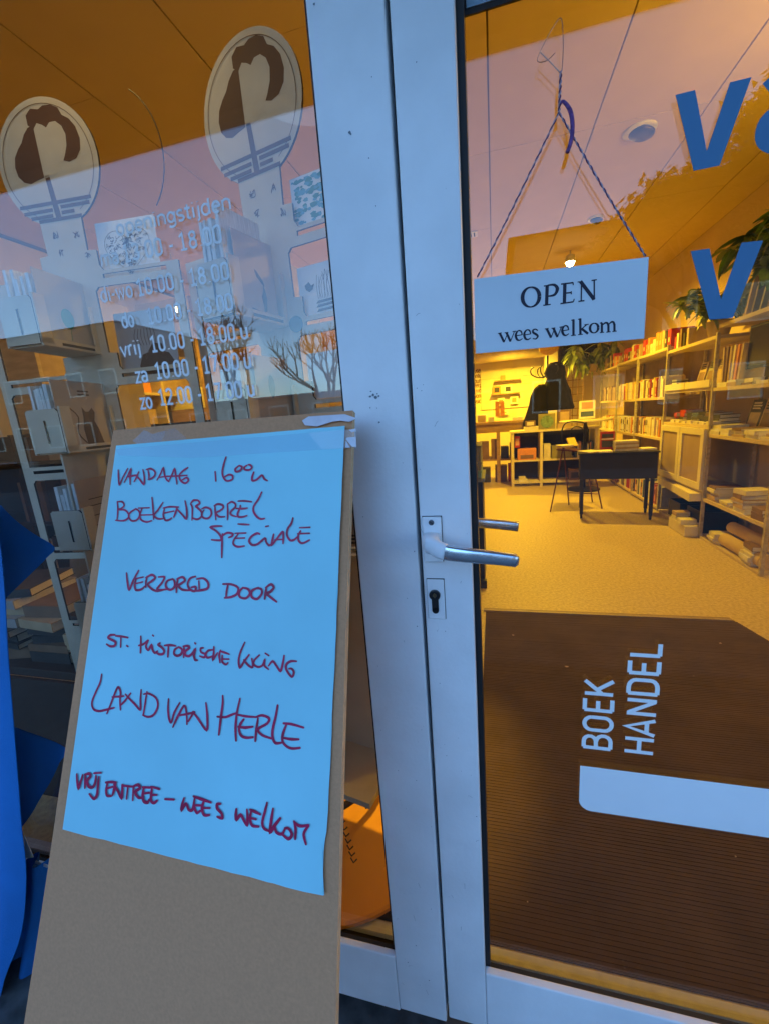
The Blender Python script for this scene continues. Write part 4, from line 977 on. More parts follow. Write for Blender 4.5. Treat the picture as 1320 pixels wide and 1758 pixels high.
# ------------------------------------------------------------------ right-hand shelving (galvanised posts, board shelves)
post_m = M('shelf_post', (.48, .42, .30), .5, metal=.2, var=.25, vs=30); board_m = M('shelf_board', (.62, .50, .30), .6, var=.15, vs=6, stretch=(1, .3, 6))
cream_m = M('cream_board', (.74, .66, .46), .6, var=.06, vs=5)
YP = [2.635, 3.545, 4.57, 5.54, 6.46, 7.42]
X0, X1 = 1.74, 2.10
secs = [('first shelving bay right of the mat', [.02, .365, .915, 1.29, 1.775]), ('shelving bay with the two pale panels', [.03, .43, .985, 1.30, 1.70]),
        ('shelving bay behind the black trolley', [.05, .81, 1.245, 1.745]), ('fourth shelving bay', [.05, .80, 1.24, 1.75]), ('far shelving bay', [.05, .80, 1.24, 1.74])]
BAY = []
for i, (nm, zs) in enumerate(secs):
    t = thing('shelving_bay', f'tall open shelving bay against the right wall, {["nearest the mat, with stacked books and rolls","holding two pale framed panels","behind the black trolley, full of books","second from the far end, full of books","farthest bay, full of books"][i]}', 'shelves', (X0, YP[i], 0), 0, 'shelving bays along the right wall')
    ya, yb = YP[i], YP[i+1]
    for k, z in enumerate(zs): boxo('shelf', (X0+.004, ya+.027, z-.028), (X1, yb-.005, z), board_m, t, bevel=.001)
    for x_ in (X0, X1-.026):
        pm_ = MB(); pm_.box((x_, ya, 0), (x_+.025, ya+.022, zs[-1]+(.02 if i else .06))); pm_.build('post', post_m, t)
    if i == 4: MB().box((X0, yb, 0), (X0+.025, yb+.022, zs[-1])).build('post', post_m, t)
    if i >= 2: boxo('back_board', (X1+.001, ya+.03, .03), (X1+.008, yb-.01, zs[-1]-.03), M('back_brown', (.30, .20, .10), .8), t)
    BAY.append(t)
rnd = random.Random(11)
def row(y0, y1, z, hs, cols, where, dens=1.0, x=X0+.03):
    y = y1-.01; i = 0
    while y > y0+.02:
        th = rnd.choice((.024, .03, .034, .04, .046)); h = rnd.choice(hs)
        book_up(x+rnd.uniform(-.008, .012), y-th/2, z+.0006, th, .16, h, rnd.choice(cols), f'{ordn(min(i, 29))} from far end, {where}', lean=0)
        y -= th+.0015 if rnd.random() < .93 else th+.03*dens; i += 1
warm = ['cream', 'white', 'orange', 'cream', 'yellow', 'tan', 'white', 'red', 'cream', 'brown']
for i in (2, 3, 4):
    ya, yb = YP[i]+.03, YP[i+1]-.01; nm = ['', '', 'behind the black trolley', 'of the fourth shelving bay', 'of the farthest bay'][i]
    zz = secs[i][1]
    row(ya, yb, zz[1], (.19, .20, .21, .215), warm, f'middle shelf {nm}')
    row(ya, yb, zz[2], (.19, .205, .21, .22), warm if i < 4 else ['tan', 'brown', 'cream'], f'upper shelf {nm}')
    row(ya, yb, zz[0], (.2, .22), ['white', 'cream', 'orange', 'grey', 'blue', 'red'], f'bottom shelf {nm}')
    # boxes on the top
    y = ya; k = 0
    while y < yb-.08:
        w_ = rnd.uniform(.05, .10); h = rnd.uniform(.10, .2); c_ = rnd.choice(['cream', 'brown', 'tan', 'red', 'orange', 'dark'])
        mb = MB(); mb.box((X0+.03, y, zz[3]+.0006), (X0+.24, y+w_, zz[3]+h)); mb.box((X0+.027, y+w_*.3, zz[3]+h*.3), (X0+.0298, y+w_*.7, zz[3]+h*.55), 1)
        tag(mb.build('box_file', [bmat(c_), M('spine_label_l', (.6, .5, .3), .6)]), f'{c_} box file {ordn(k)} from near end, top of shelving {nm}', 'box file', 'box files on top of the shelving'); y += w_+rnd.uniform(.002, .03); k += 1
# bay 1: stacks, leaning large books, rolls
def pile(x, y, z, n, cols, where, w_=.15, d_=.22, grp='piles of books on the near shelving'):
    for i in range(n):
        h = rnd.choice((.015, .02, .028, .035)); book_flat(x+rnd.uniform(-.012, .012), y+rnd.uniform(-.012, .012), z, w_*rnd.uniform(.88, 1.05), d_*rnd.uniform(.85, 1.05), h, math.pi/2*0+rnd.uniform(-.12, .12)-math.pi/2, rnd.choice(cols), f'{ordn(i)} up {where}', grp); z += h+.0008
    return z
for sh_i, (z, ys, ns) in enumerate(((.02, (2.85, 3.35), (5, 3)), (.365, (2.78, 3.02, 3.22, 3.42), (3, 6, 2, 5)), (.915, (2.75, 2.95, 3.14, 3.32, 3.47), (2, 2, 3, 2, 3)), (1.29, (2.72, 2.90, 3.08, 3.27, 3.45), (1, 1, 2, 2, 1)))):
    for k, (y, n) in enumerate(zip(ys, ns)):
        pile(X0+.12, y, z+.0006, n, ['cream', 'white', 'tan', 'cream', 'brown'], f'in {ordn(k)} pile on {["floor-level","lower","middle","upper"][sh_i]} shelf of nearest bay', grp=f'books piled on the {["floor-level","lower","middle","upper"][sh_i]} shelf of the nearest bay')
def cover(x, y, z, w_, h_, c, label, lean=.22, fig=True, thick=.02, rz=0, cat='book', name='picture_book', grp=None):
    """book propped with its cover towards the aisle (-x)"""
    o = thing(name, label, cat, (x, y, z), rz, grp)
    ux = Vector((0, -1, 0)); n = Vector((-1, 0, lean)).normalized(); up = ux.cross(n)
    if up.z < 0: up = -up
    Rz = Matrix.Rotation(rz, 3, 'Z'); ux, n, up = Rz @ ux, Rz @ n, Rz @ up; O = Vector((x, y, z))
    mb = MB(); mb.prism([O-ux*w_/2, O+ux*w_/2, O+ux*w_/2+up*h_, O-ux*w_/2+up*h_], n, thick); mb.build('cover', bmat(c), o)
    if fig:
        mb = MB(); f = lambda a, b: O+ux*(a-.5)*w_+up*b*h_
        flat_poly(mb, [f(.1, .12), f(.9, .12), f(.9, .62), f(.1, .62)], n, .0007)
        mb.build('picture', bmat('tan' if sum(COL[c]) < .6 else 'brown'), o)
        mb = MB(); 
        for b in (.72, .8, .88): flat_poly(mb, [f(.15, b), f(.85-.2*rnd.random(), b), f(.85-.2*rnd.random(), b+.045), f(.15, b+.045)], n, .0012)
        mb.build('title_bars', bmat('cream' if sum(COL[c]) < .6 else 'dark'), o)
    return o
for k, (y, c_, w_, h_) in enumerate(((2.82, 'dark', .17, .24), (3.02, 'brown', .19, .27), (3.24, 'tan', .15, .26), (3.41, 'dark', .17, .26))):
    cover(X0+.22, y, .917, w_, h_, c_, f'{c_} picture book face out on middle shelf of nearest bay, {ordn(k)} from near end', fig=True, grp='picture books propped in the nearest bay')
for k, (y, c_, h_) in enumerate(((3.30, 'tan', .30), (3.22, 'brown', .32), (3.12, 'olive', .31), (3.02, 'brown', .33), (2.93, 'tan', .33), (2.84, 'brown', .32), (2.74, 'grey', .33))):
    mb = MB(); mb.box((0, -.01, 0), (.26, .01, h_), jit=.003); o = mb.build('large_book', bmat(c_)); o.location = (X0+.06, y, 1.777); o.rotation_euler = (math.radians(18+rnd.uniform(-4, 4)), 0, 0)
    tag(o, f'tall {c_} art book leaning on top of the nearest shelving bay, {ordn(k)} from the plant', 'book', 'art books leaning on the top shelf')
scr = thing('monitor', 'black flat monitor standing on the upper shelf of the nearest bay', 'monitor', (X0+.07, 3.0, 1.36))
boxo('screen_panel', (X0+.06, 2.66, 1.40), (X0+.085, 3.20, 1.70), black_m, scr, bevel=.003); boxo('stand', (X0+.0855, 2.88, 1.2905), (X0+.15, 3.02, 1.44), black_m, scr); boxo('screen_glass', (X0+.0572, 2.68, 1.42), (X0+.0598, 3.18, 1.68), M('screen_off', (.004, .004, .005), .15), scr)
for k in range(6):
    y = 3.25+k*.045; mb = MB(); mb.box((0, -.012, 0), (.22, .012, .30)); o = mb.build('magazine_file', bmat(['tan', 'orange', 'cream', 'tan', 'brown', 'tan'][k])); o.location = (X0+.03, y, 1.2915); o.rotation_euler = (math.radians(8-2*k), 0, 0)
    tag(o, f'{["tan","orange","cream","tan","brown","tan"][k]} magazine standing {ordn(k)} from the monitor on the upper shelf', 'magazine', 'magazines beside the monitor')
for k, (y, r) in enumerate(((2.98, .052), (3.05, .045))):
    mb = MB(); X_ = Matrix.Translation((X0+.07+.10*k, 2.70, .072 if k == 0 else .165)) @ Matrix.Rotation(math.radians(-90), 4, 'X')
    mb.lathe([(r*.6, 0), (r, .002), (r, .55), (r*.6, .552)], (0, 0, 0), seg=20, X=Matrix.Rotation(math.radians(-90), 4, 'X')); o = mb.build('paper_roll', M('kraft_roll', (.60, .44, .20), .7, var=.1), smooth=False); o.location = (X0+.075+.05*k, 2.72+.02*k, .073+.098*k)
    tag(o, ['lower', 'upper'][k]+' thick roll of tan kraft paper on the floor-level shelf of the nearest bay', 'paper roll', 'rolls of kraft paper')
# bay 2
ya, yb = YP[1]+.03, YP[2]-.01
for k, (a, b) in enumerate(((ya+.002, (ya+yb)/2-.004), ((ya+yb)/2+.004, yb-.002))):
    t = thing('display_board', ['pale framed panel nearer the door in the shelving', 'pale framed panel farther from the door in the shelving'][k], 'board', (X0, a, .44), 0, 'pale framed panels in the shelving')
    x_ = X0-.02; z0, z1 = .4305, .955; f_ = .055
    for nm, c0, c1 in (('frame_rail', (x_, a, z0), (x_+.03, b, z0+f_)), ('frame_rail', (x_, a, z1-f_), (x_+.03, b, z1)), ('frame_stile', (x_, a, z0+f_+.0005), (x_+.03, a+f_, z1-f_-.0005)), ('frame_stile', (x_, b-f_, z0+f_+.0005), (x_+.03, b, z1-f_-.0005))): boxo(nm, c0, c1, cream_m, t)
    boxo('infill', (x_+.012, a+f_+.0005, z0+f_+.0005), (x_+.018, b-f_-.0005, z1-f_-.0005), M('rose_infill', (.42, .30, .22), .5, var=.08), t)
    mb = MB(); mb.box((X0-.012, a+.002, 1.301), (X0-.002, b-.002, 1.36)); tag(mb.build('shelf_front', cream_m), ['nearer', 'farther'][k]+' cream strip along the upper shelf edge above the pale panels', 'shelf edge', 'cream shelf edge strips')
cs = MB(); cs.prism([(X0-.09, ya, .40), (X0-.02, yb, .40), (X0+.02, yb, .40), (X0+.02, ya, .40)], (0, 0, 1), .07); tag(cs.build('ledge_board', cream_m), 'cream ledge board under the two pale framed panels', 'ledge')
for k in range(7):
    y = ya+.03+k*.13; t = MB(); t.box((0, -.045, 0), (.07, .045, rnd.uniform(.012, .03)), jit=.002); o = t.build('paper_stack', bmat('cream')); o.location = (X0+.02, y, .9865); tag(o, f'small cream card stack above the pale panels, {ordn(k)} from the near post', 'cards', 'small card stacks above the panels')
for k, (y, c_) in enumerate(((3.65, 'dark'), (3.78, 'brown'), (3.92, 'dark'), (4.05, 'blue'), (4.18, 'dark'), (4.32, 'red'), (4.45, 'red'))):
    pile(X0+.16, y, .9866, 3 if k < 5 else 4, [c_, 'dark'], f'in the {ordn(k)} dark pile above the pale panels', w_=.12, d_=.16, grp='dark books above the pale panels')
for k, (y, c_) in enumerate(((3.68, 'dark'), (3.84, 'brown'), (4.02, 'grey'), (4.2, 'tan'))):
    cover(X0+.15, y, 1.302, .14, .24, c_, f'{c_} magazine propped face out in the bay above the panels, {ordn(k)} from the near end', grp='magazines propped above the panels')
for k in range(7): 
    t = MB(); t.box((0, -.06, 0), (.1, .06, .014)); o = t.build('disc_case', bmat(['grey', 'white', 'dark'][k % 3])); o.location = (X0+.03, 4.43, 1.3015+k*.0147); tag(o, f'{["grey","white","dark"][k%3]} disc case {ordn(k)} from the bottom of the stack near the bay post', 'disc case', 'disc cases in a stack')
for k, (y, c_, h) in enumerate(((4.22, 'tan', .16), (4.30, 'dark', .13), (4.38, 'brown', .18), (4.45, 'cream', .15), (4.5, 'red', .12))):
    t = MB(); t.box((0, -.022, 0), (.16, .022, h)); o = t.build('box_file', bmat(c_)); o.location = (X0+.04, y, 1.7006); tag(o, f'{c_} box standing behind the leafy plant on the shelving, {ordn(k)} from the pot', 'box', 'boxes behind the leafy plant')
for k, (y, h, w_) in enumerate(((3.75, .22, .3), (4.2, .2, .28), (4.0, .12, .2))):
    t = thing('storage_crate', ['dark crate on the floor nearer the mat under the panels', 'dark crate on the floor under the far panel', 'small dark tray between the crates under the panels'][k], 'crate', (X0+.05, y, 0), 0, 'dark crates on the floor')
    x_ = X0+.03
    boxo('base', (x_, y-w_/2, .005), (x_+.28, y+w_/2, .015), black_m, t)
    for nm, c0, c1 in (('side', (x_, y-w_/2, .0155), (x_+.008, y+w_/2, h)), ('side', (x_+.272, y-w_/2, .0155), (x_+.28, y+w_/2, h)), ('end', (x_+.0085, y-w_/2, .0155), (x_+.2715, y-w_/2+.008, h)), ('end', (x_+.0085, y+w_/2-.008, .0155), (x_+.2715, y+w_/2, h))): boxo(nm, c0, c1, black_m, t)
t = thing('cream_tray', 'cream low tray with papers on the floor before the shelving bay', 'tray', (X0-.06, 3.72, 0))
boxo('tray_base', (X0-.10, 3.58, .004), (X0+.02, 3.95, .10), cream_m, t)
pile(X0-.04, 3.68, .101, 2, ['cream', 'white'], 'in the cream tray on the floor', w_=.1, d_=.14, grp='papers in the cream tray'); pile(X0-.04, 3.85, .101, 3, ['tan', 'cream'], 'at the far side of the cream tray', w_=.1, d_=.12, grp='papers in the cream tray')

# ------------------------------------------------------------------ plants
leaf_m = M('leaf_green', (.08, .15, .03), .4, var=.4, vs=12); leaf_l = M('leaf_yellow_green', (.28, .36, .07), .45, var=.35, vs=12); stem_m = M('stem', (.12, .12, .04), .7)
pot_m = M('ochre_pot', (.45, .33, .16), .6, var=.15, vs=10)
def leafmesh(l, w_, droop):
    mb = MB(); pts = []
    for i in range(6):
        t = i/5; ww = w_*math.sin(math.pi*min(1, t*.92+.05))**.8; z = -droop*t*t*l
        pts.append(((t*l, -ww/2, z), (t*l, 0, z-.12*ww), (t*l, ww/2, z)))
    for i in range(5):
        for s_ in (0, 1):
            a, b, c_, d = pts[i][s_], pts[i][s_+1], pts[i+1][s_+1], pts[i+1][s_]; mb.add([a, b, c_, d], [(0, 1, 2, 3)])
    return mb
def plant(label, x, y, z, pot_r, pot_h, n_st, h, spread, lsize, lm, whorl=7, droop=.5, seed=1, cat='plant'):
    rd = random.Random(seed); t = thing('potted_plant', label, cat, (x, y, z), 0, 'potted plants on the shelving')
    MB().lathe([(pot_r*.72, 0), (pot_r, pot_h*.95), (pot_r*1.04, pot_h), (pot_r*.9, pot_h), (pot_r*.85, pot_h*.85), (.001, pot_h*.85)], (x, y, z), seg=20).build('pot', pot_m, t, smooth=True)
    meshes = [leafmesh(lsize*s_, lsize*s_*.36, droop*dd).mesh('leaf', [lm], True) for s_ in (.75, 1, 1.2) for dd in (.6, 1.3)]
    cnt = 0
    for k in range(n_st):
        a = rd.uniform(0, 6.28); sp_r = spread*rd.uniform(.3, 1); hh = h*rd.uniform(.55, 1.0)
        tip = Vector((x+math.cos(a)*sp_r, y+math.sin(a)*sp_r, z+pot_h*.8+hh)); b0 = Vector((x, y, z+pot_h*.8)); mid = b0.lerp(tip, .5)+Vector((0, 0, hh*.15))
        pts = catmull([b0, mid, tip], 5); mb = MB(); mb.tube(pts, .0022, 5); mb.build('stem', stem_m, t)
        for q_ in (.45, .7, 1.0):
            c_ = pts[min(len(pts)-1, int(q_*(len(pts)-1)))]
            for j in range(whorl if q_ == 1 else whorl-3):
                if cnt >= 290: break
                o = bpy.data.objects.new('leaf', rd.choice(meshes)); C.objects.link(o); o.parent = t; cnt += 1
                az = rd.uniform(0, 6.28); el = rd.uniform(-.5, .5)
                o.matrix_parent_inverse = par_inv(t); o.location = c_+Vector((rd.uniform(-.01, .01), rd.uniform(-.01, .01), 0)); o.rotation_euler = (rd.uniform(-.4, .4), -el, az)
    return t
plant('leafy umbrella plant on top of the nearest shelving bay behind the blue letter', 1.90, 3.02, 1.777, 0.075, .13, 15, .48, .42, .165, leaf_m, whorl=8, seed=4)
plant('bushy leafy plant in an ochre pot on the second shelving bay', 1.88, 3.86, 1.703, 0.095, .14, 16, .30, .34, .125, leaf_l, whorl=8, seed=6)
plant('pale trailing plant on the far shelving by the dark window', 1.62, 7.55, 1.745, 0.09, .12, 14, .36, .42, .18, leaf_l, whorl=7, droop=1.2, seed=9)
plant('dark green plant at the left on the counter beside the door stile', -.50, 4.6, .88, .08, .12, 9, .22, .2, .13, leaf_m, whorl=6, seed=12)

# ------------------------------------------------------------------ middle of the shop
tr = thing('black_trolley', 'black metal trolley table on castors with books on top', 'trolley', (1.25, 4.4, 0))
o = MB(); o.box((.90, 4.24, .44), (1.62, 4.62, .705)); o.build('body', black_m, tr, bevel=.006)
boxo('rim', (.885, 4.225, .7055), (1.635, 4.635, .722), black_m, tr, bevel=.003)
for x_, y_ in ((.93, 4.26), (1.585, 4.26), (.93, 4.59), (1.585, 4.59)):
    g_ = MB(); g_.box((x_-.017, y_-.017, .05), (x_+.017, y_+.017, .439)); lg_ = g_.build('leg', black_m, tr)
    g_ = MB(); g_.lathe([(.026, -.011), (.03, -.006), (.03, .006), (.026, .011)], (x_, y_, .031), seg=16, X=Matrix.Rotation(math.pi/2, 4, 'Y')); g_.build('castor', black_m, lg_)
# rotate the trolley about its own origin
tr.rotation_euler = (0, 0, math.radians(-9))
cv = thing('display_book', 'red and cream book propped upright on the black trolley', 'book', (1.15, 4.38, .7225))
boxo('cover', (1.11, 4.45, .7225), (1.25, 4.475, .925), bmat('red'), cv); boxo('label', (1.125, 4.4475, .76), (1.235, 4.4498, .83), bmat('dark'), cv); boxo('label', (1.125, 4.4475, .86), (1.235, 4.4498, .90), bmat('dark'), cv); boxo('label', (1.12, 4.4478, .84), (1.24, 4.4499, .853), bmat('cream'), cv)
z = .7228
for i in range(5): book_flat(1.34, 4.40, z, .22, .15, .02, rnd.uniform(-.1, .1), ['cream', 'tan'][i % 2], f'{ordn(i)} from the bottom of the pile in the middle of the black trolley', 'books on the black trolley'); z += .0208
book_flat(1.00, 4.38, .7228, .17, .22, .012, .4, 'cream', 'open and flat at the left end of the black trolley', 'books on the black trolley'); book_flat(1.13, 4.33, .7228, .13, .18, .014, -.1, 'white', 'flat in front of the propped red book on the trolley', 'books on the black trolley')
book_flat(1.52, 4.38, .7228, .18, .15, .016, .1, 'white', 'flat at the right end of the black trolley', 'books on the black trolley')
wine = M('wine_metal', (.10, .02, .015), .4, metal=.3)
fs = thing('folding_chair', 'thin wine-red metal chair with a book on its seat left of the trolley', 'chair', (.80, 4.8, 0))
sx = lambda px, py, Y: onY(px, py, Y)
for a, b in (((966, 768, 4.75), (944, 877, 4.62)), ((967, 768, 4.75), (976, 862, 5.0)), ((1012, 775, 4.95), (1033, 868, 4.75)), ((1005, 775, 5.0), (1016, 862, 5.15))):
    p0 = sx(*a); p1 = sx(*b); p1.z = .004; MB().tube([p0, p1], .008, 7).build('leg', wine, fs, smooth=True)
MB().tube([sx(975, 846, 4.9), sx(1028, 848, 4.8)], .006, 6).build('stretcher', wine, fs)
MB().prism([sx(954, 771, 4.7), sx(990, 774, 4.7), sx(1012, 780, 4.8), sx(985, 768, 5.05), sx(958, 768, 5.05)], (0, 0, 1), .014).build('seat', wine, fs)
bk = catmull([sx(*p, 5.0) for p in ((966, 772), (963, 745), (970, 727), (990, 724), (1006, 730), (1010, 755), (1012, 776))], 5); MB().tube(bk, .008, 7).build('back_hoop', black_m, fs, smooth=True)
bk = catmull([sx(*p, 5.0) for p in ((979, 768), (977, 745), (985, 733), (998, 735), (1003, 750))], 5); MB().tube(bk, .006, 7).build('inner_hoop', black_m, fs, smooth=True)
q = sx(968, 767, 4.82); book_flat(q.x, q.y, q.z+.001, .14, .18, .02, .3, 'cream', 'on the seat of the wine-red chair', 'books near the trolley')
q = sx(985, 762, 4.85); o_ = MB().box((-.05, -.01, 0), (.05, .01, .12)).build('book', bmat('yellow')); o_.location = q+Vector((0, .03, -.03)); o_.rotation_euler = (math.radians(-40), 0, .4); tag(o_, 'yellow book leaning open on the wine-red chair', 'book')

# pale shelf unit across the room
un = thing('cube_shelf', 'pale open shelf unit across the room under the coat rack', 'shelf unit', (.9, 6.45, 0))
for x_ in (.255, .685, 1.465): boxo('upright', (x_, 6.42, 0), (x_+.04, 6.80, .855), cream_m, un)
boxo('top', (.24, 6.40, .856), (1.55, 6.82, .885), cream_m, un)
for a, b in ((.2955, .6845), (.7255, 1.4645)):
    for z in (.05, .40): boxo('shelf', (a, 6.43, z), (b, 6.79, z+.025), cream_m, un)
boxo('back_panel', (.30, 6.795, .05), (1.46, 6.80, .85), M('dark_back', (.05, .04, .03), .8), un)
def item(name, label, cat, c0, c1, c, grp=None, deco=None):
    t = thing(name, label, cat, ((c0[0]+c1[0])/2, (c0[1]+c1[1])/2, c0[2]), 0, grp); boxo('body', c0, c1, bmat(c), t, bevel=.002)
    if deco:
        boxo('front_label', (c0[0]+.15*(c1[0]-c0[0]), c0[1]-.003, c0[2]+deco[1]*(c1[2]-c0[2])), (c0[0]+.85*(c1[0]-c0[0]), c0[1]-.0004, c0[2]+deco[2]*(c1[2]-c0[2])), bmat(deco[0]), t)
    return t
item('picture_box', 'orange box with a printed picture in the pale shelf unit', 'box', (.35, 6.44, .4256), (.63, 6.6, .60), 'orange', deco=('brown', .12, .45))
item('red_card', 'red card standing at the upper left of the pale shelf unit', 'card', (.31, 6.52, .62), (.39, 6.54, .80), 'red', deco=('pink', .2, .8)); 
item('cream_box', 'cream box standing in the right half of the pale shelf unit', 'box', (.74, 6.44, .4256), (.84, 6.6, .66), 'cream'); item('olive_cloth', 'folded olive cloth bundle in the right half of the pale shelf unit', 'cloth', (.86, 6.46, .4256), (1.15, 6.7, .62), 'olive')
item('book_stack', 'white stack of books at the bottom left of the pale shelf unit', 'books', (.36, 6.45, .0756), (.50, 6.6, .11), 'white'); item('book_stack', 'small white stack above the bottom stack in the pale shelf unit', 'books', (.37, 6.46, .1106), (.47, 6.58, .15), 'cream')
item('dark_stack', 'dark stack of folders at the bottom right of the pale shelf unit', 'folders', (1.12, 6.45, .0756), (1.30, 6.6, .25), 'brown', deco=('dark', .2, .7))
for i in range(9):
    tag(MB().box((1.2+i*.028, 6.45, .4256), (1.2+i*.028+.024, 6.6, .4256+.2+.02*(i % 3))).build('book', bmat(['blue', 'white', 'pink', 'blue', 'grey'][i % 5])), f'{["blue","white","pink","blue","grey"][i%5]} book {ordn(i)} from the left in the right half of the pale shelf unit', 'book', 'books in the pale shelf unit')
# on top
gt = item('round_picture_box', 'square box with a round green picture on top of the pale shelf unit', 'box', (.665, 6.46, .8856), (.905, 6.52, 1.12), 'olive')
MB().lathe([(.095, 0), (.095, .004)], (.785, 6.4585, 1.0), seg=28, X=Matrix.Rotation(math.pi/2, 4, 'X')).build('round_picture', M('green_disc', (.16, .26, .12), .6, var=.4, vs=30), gt)
item('small_plaque', 'small brown plaque with pale lettering left of the green picture box', 'plaque', (.47, 6.47, .94), (.62, 6.49, 1.03), 'brown', deco=('cream', .2, .8)); item('cream_box', 'flat cream box at the left end of the pale shelf top', 'box', (.45, 6.45, .8856), (.66, 6.6, .94), 'cream')
item('patterned_box', 'patterned brown box right of the green picture box', 'box', (.95, 6.47, .96), (1.13, 6.6, 1.16), 'brown', deco=('tan', .15, .85)); item('box', 'plain tan box under the patterned box', 'box', (.94, 6.46, .8856), (1.14, 6.62, .9594), 'tan')
pb = item('poster_stand', 'purple and white poster stand leaning on the round side table', 'poster', (1.17, 6.05, 1.02), (1.38, 6.07, 1.27), 'white', deco=('pink', .55, .92))
boxo('front_label', (1.19, 6.047, 1.05), (1.36, 6.0495, 1.12), bmat('blue'), pb)
rt = thing('round_table', 'thin round side table behind the folding chair', 'table', (1.25, 6.0, 0)); MB().lathe([(.34, .985), (.345, .99), (.345, 1.005), (.34, 1.01)], (1.25, 6.02, 0), seg=36).build('top', cream_m, rt)
MB().tube([(1.25, 6.02, .02), (1.25, 6.02, .984)], .025, 10).build('leg', black_m, rt, smooth=True); MB().lathe([(.22, .001), (.22, .02), (.03, .04)], (1.25, 6.02, 0), seg=24).build('foot', black_m, rt)
# coat rack with coats
cr_ = thing('coat_stand', 'black bentwood coat stand beside the pale shelf unit', 'coat stand', (.84, 6.95, 0)); MB().tube([(.84, 6.95, 0.01), (.84, 6.95, 2.02)], .018, 10).build('pole', black_m, cr_, smooth=True)
MB().lathe([(.25, .001), (.25, .02), (.03, .06)], (.84, 6.95, 0), seg=24).build('base', black_m, cr_)
for k, a in enumerate((0, 1.05, 2.1, 3.14, 4.2, 5.24)):
    d = Vector((math.cos(a), math.sin(a), 0)); b0 = Vector((.84, 6.95, 1.72))
    MB().tube(catmull([b0, b0+d*.12+Vector((0, 0, -.03)), b0+d*.24+Vector((0, 0, .03)), b0+d*.25+Vector((0, 0, .11)), b0+d*.2+Vector((0, 0, .14))], 5), .009, 6).build('hook', black_m, cr_, smooth=True)
cloth_b = M('black_wool', (.012, .010, .010), .95)
def coat(label, cx, cy, top, prof, seed):
    cx = cx+(.05 if seed == 5 else -.02); prof = [(a, b*1.15, c, d) for a, b, c, d in prof]
    rd = random.Random(seed); mb = MB(); seg = 28; n = len(prof)
    for j, (z, rx, ry, ox) in enumerate(prof):
        for k in range(seg):
            a = 2*math.pi*k/seg; f = 1+.10*math.sin(a*5+seed+z*3)*min(1, (top-z)*1.5)+rd.uniform(-.02, .02)
            mb.v.append((cx+ox+rx*f*math.cos(a), cy+ry*f*math.sin(a), z))
    for j in range(n-1):
        for k in range(seg): k2 = (k+1) % seg; mb.f.append((j*seg+k, j*seg+k2, (j+1)*seg+k2, (j+1)*seg+k)); mb.mi.append(0)
    mb.f.append(tuple(range(seg))); mb.f.append(tuple(range((n-1)*seg, n*seg))); mb.mi += [0, 0]
    tag(mb.build('coat', cloth_b, smooth=True), label, 'coat', 'coats on the coat stand')
coat('long black coat hanging high on the right side of the coat stand', .98, 6.88, 1.92, [(1.90, .05, .05, -.03), (1.84, .11, .09, -.02), (1.74, .14, .11, -.02), (1.66, .12, .1, 0), (1.56, .15, .12, .0), (1.45, .18, .13, .02), (1.3, .19, .14, .03), (1.19, .21, .14, .05), (1.16, .20, .13, .05)], 2)
coat('black coat hanging lower on the left side of the coat stand', .66, 6.86, 1.6, [(1.58, .04, .04, .03), (1.52, .09, .08, .02), (1.40, .12, .09, 0), (1.25, .13, .1, -.02), (1.1, .15, .1, -.05), (.99, .17, .1, -.07), (.93, .16, .09, -.08)], 5)
MB_ = MB(); MB_.lathe([(.05, 0), (.14, .05), (.16, .14), (.10, .18), (.03, .19)], (.86, 6.95, 2.03), seg=20); tag(MB_.build('hat', M('mustard_straw', (.55, .32, .05), .8, var=.2, vs=30)), 'mustard straw hat on top of the coat stand', 'hat')
# counter at the left
cw = thing('wooden_counter', 'old brown wooden work table left of the coat stand', 'counter', (.1, 7.0, 0))
boxo('top', (-1.6, 6.85, 1.00), (.56, 7.5, 1.04), wd_m, cw, bevel=.003); boxo('apron', (-1.55, 6.9, .86), (.50, 6.93, .999), wd_m, cw)
for x_ in (-1.55, -.8, .03, .44): boxo('leg', (x_, 6.88, 0), (x_+.06, 6.94, .8595), wd_m, cw)
boxo('lower_shelf', (-1.5, 6.9, .38), (.5, 7.45, .41), wd_m, cw)
for k, (x_, w_, h, c_) in enumerate(((-.28, .14, .12, 'tan'), (-.10, .10, .08, 'cream'), (.02, .07, .25, 'orange'), (.10, .07, .25, 'orange'), (.30, .16, .05, 'white'))):
    item('counter_box', f'{c_} box on the wooden counter, {ordn(k)} from the left', 'box', (x_, 7.0, 1.0406+(.0 if h < .2 else .08)), (x_+w_, 7.1, 1.04+h+(.0 if h < .2 else .08)), c_, 'boxes on the wooden counter')
for k, (x_, w_, h, c_) in enumerate(((-.25, .15, .3, 'brown'), (-.06, .12, .33, 'brown'), (.1, .13, .2, 'dark'), (.25, .18, .25, 'dark'))):
    item('storage_box', f'{c_} storage box under the wooden counter, {ordn(k)} from the left', 'box', (x_, 6.96, .4106), (x_+w_, 7.2, .41+h), c_, 'boxes under the wooden counter')
for k, (x_, w_, h, c_) in enumerate(((.0, .2, .28, 'brown'), (.22, .12, .3, 'red'), (-.3, .22, .25, 'dark'))):
    item('storage_box', f'{c_} storage box on the floor under the wooden counter, {ordn(k)} from the left', 'box', (x_, 6.96, .001), (x_+w_, 7.2, h), c_, 'boxes under the wooden counter')
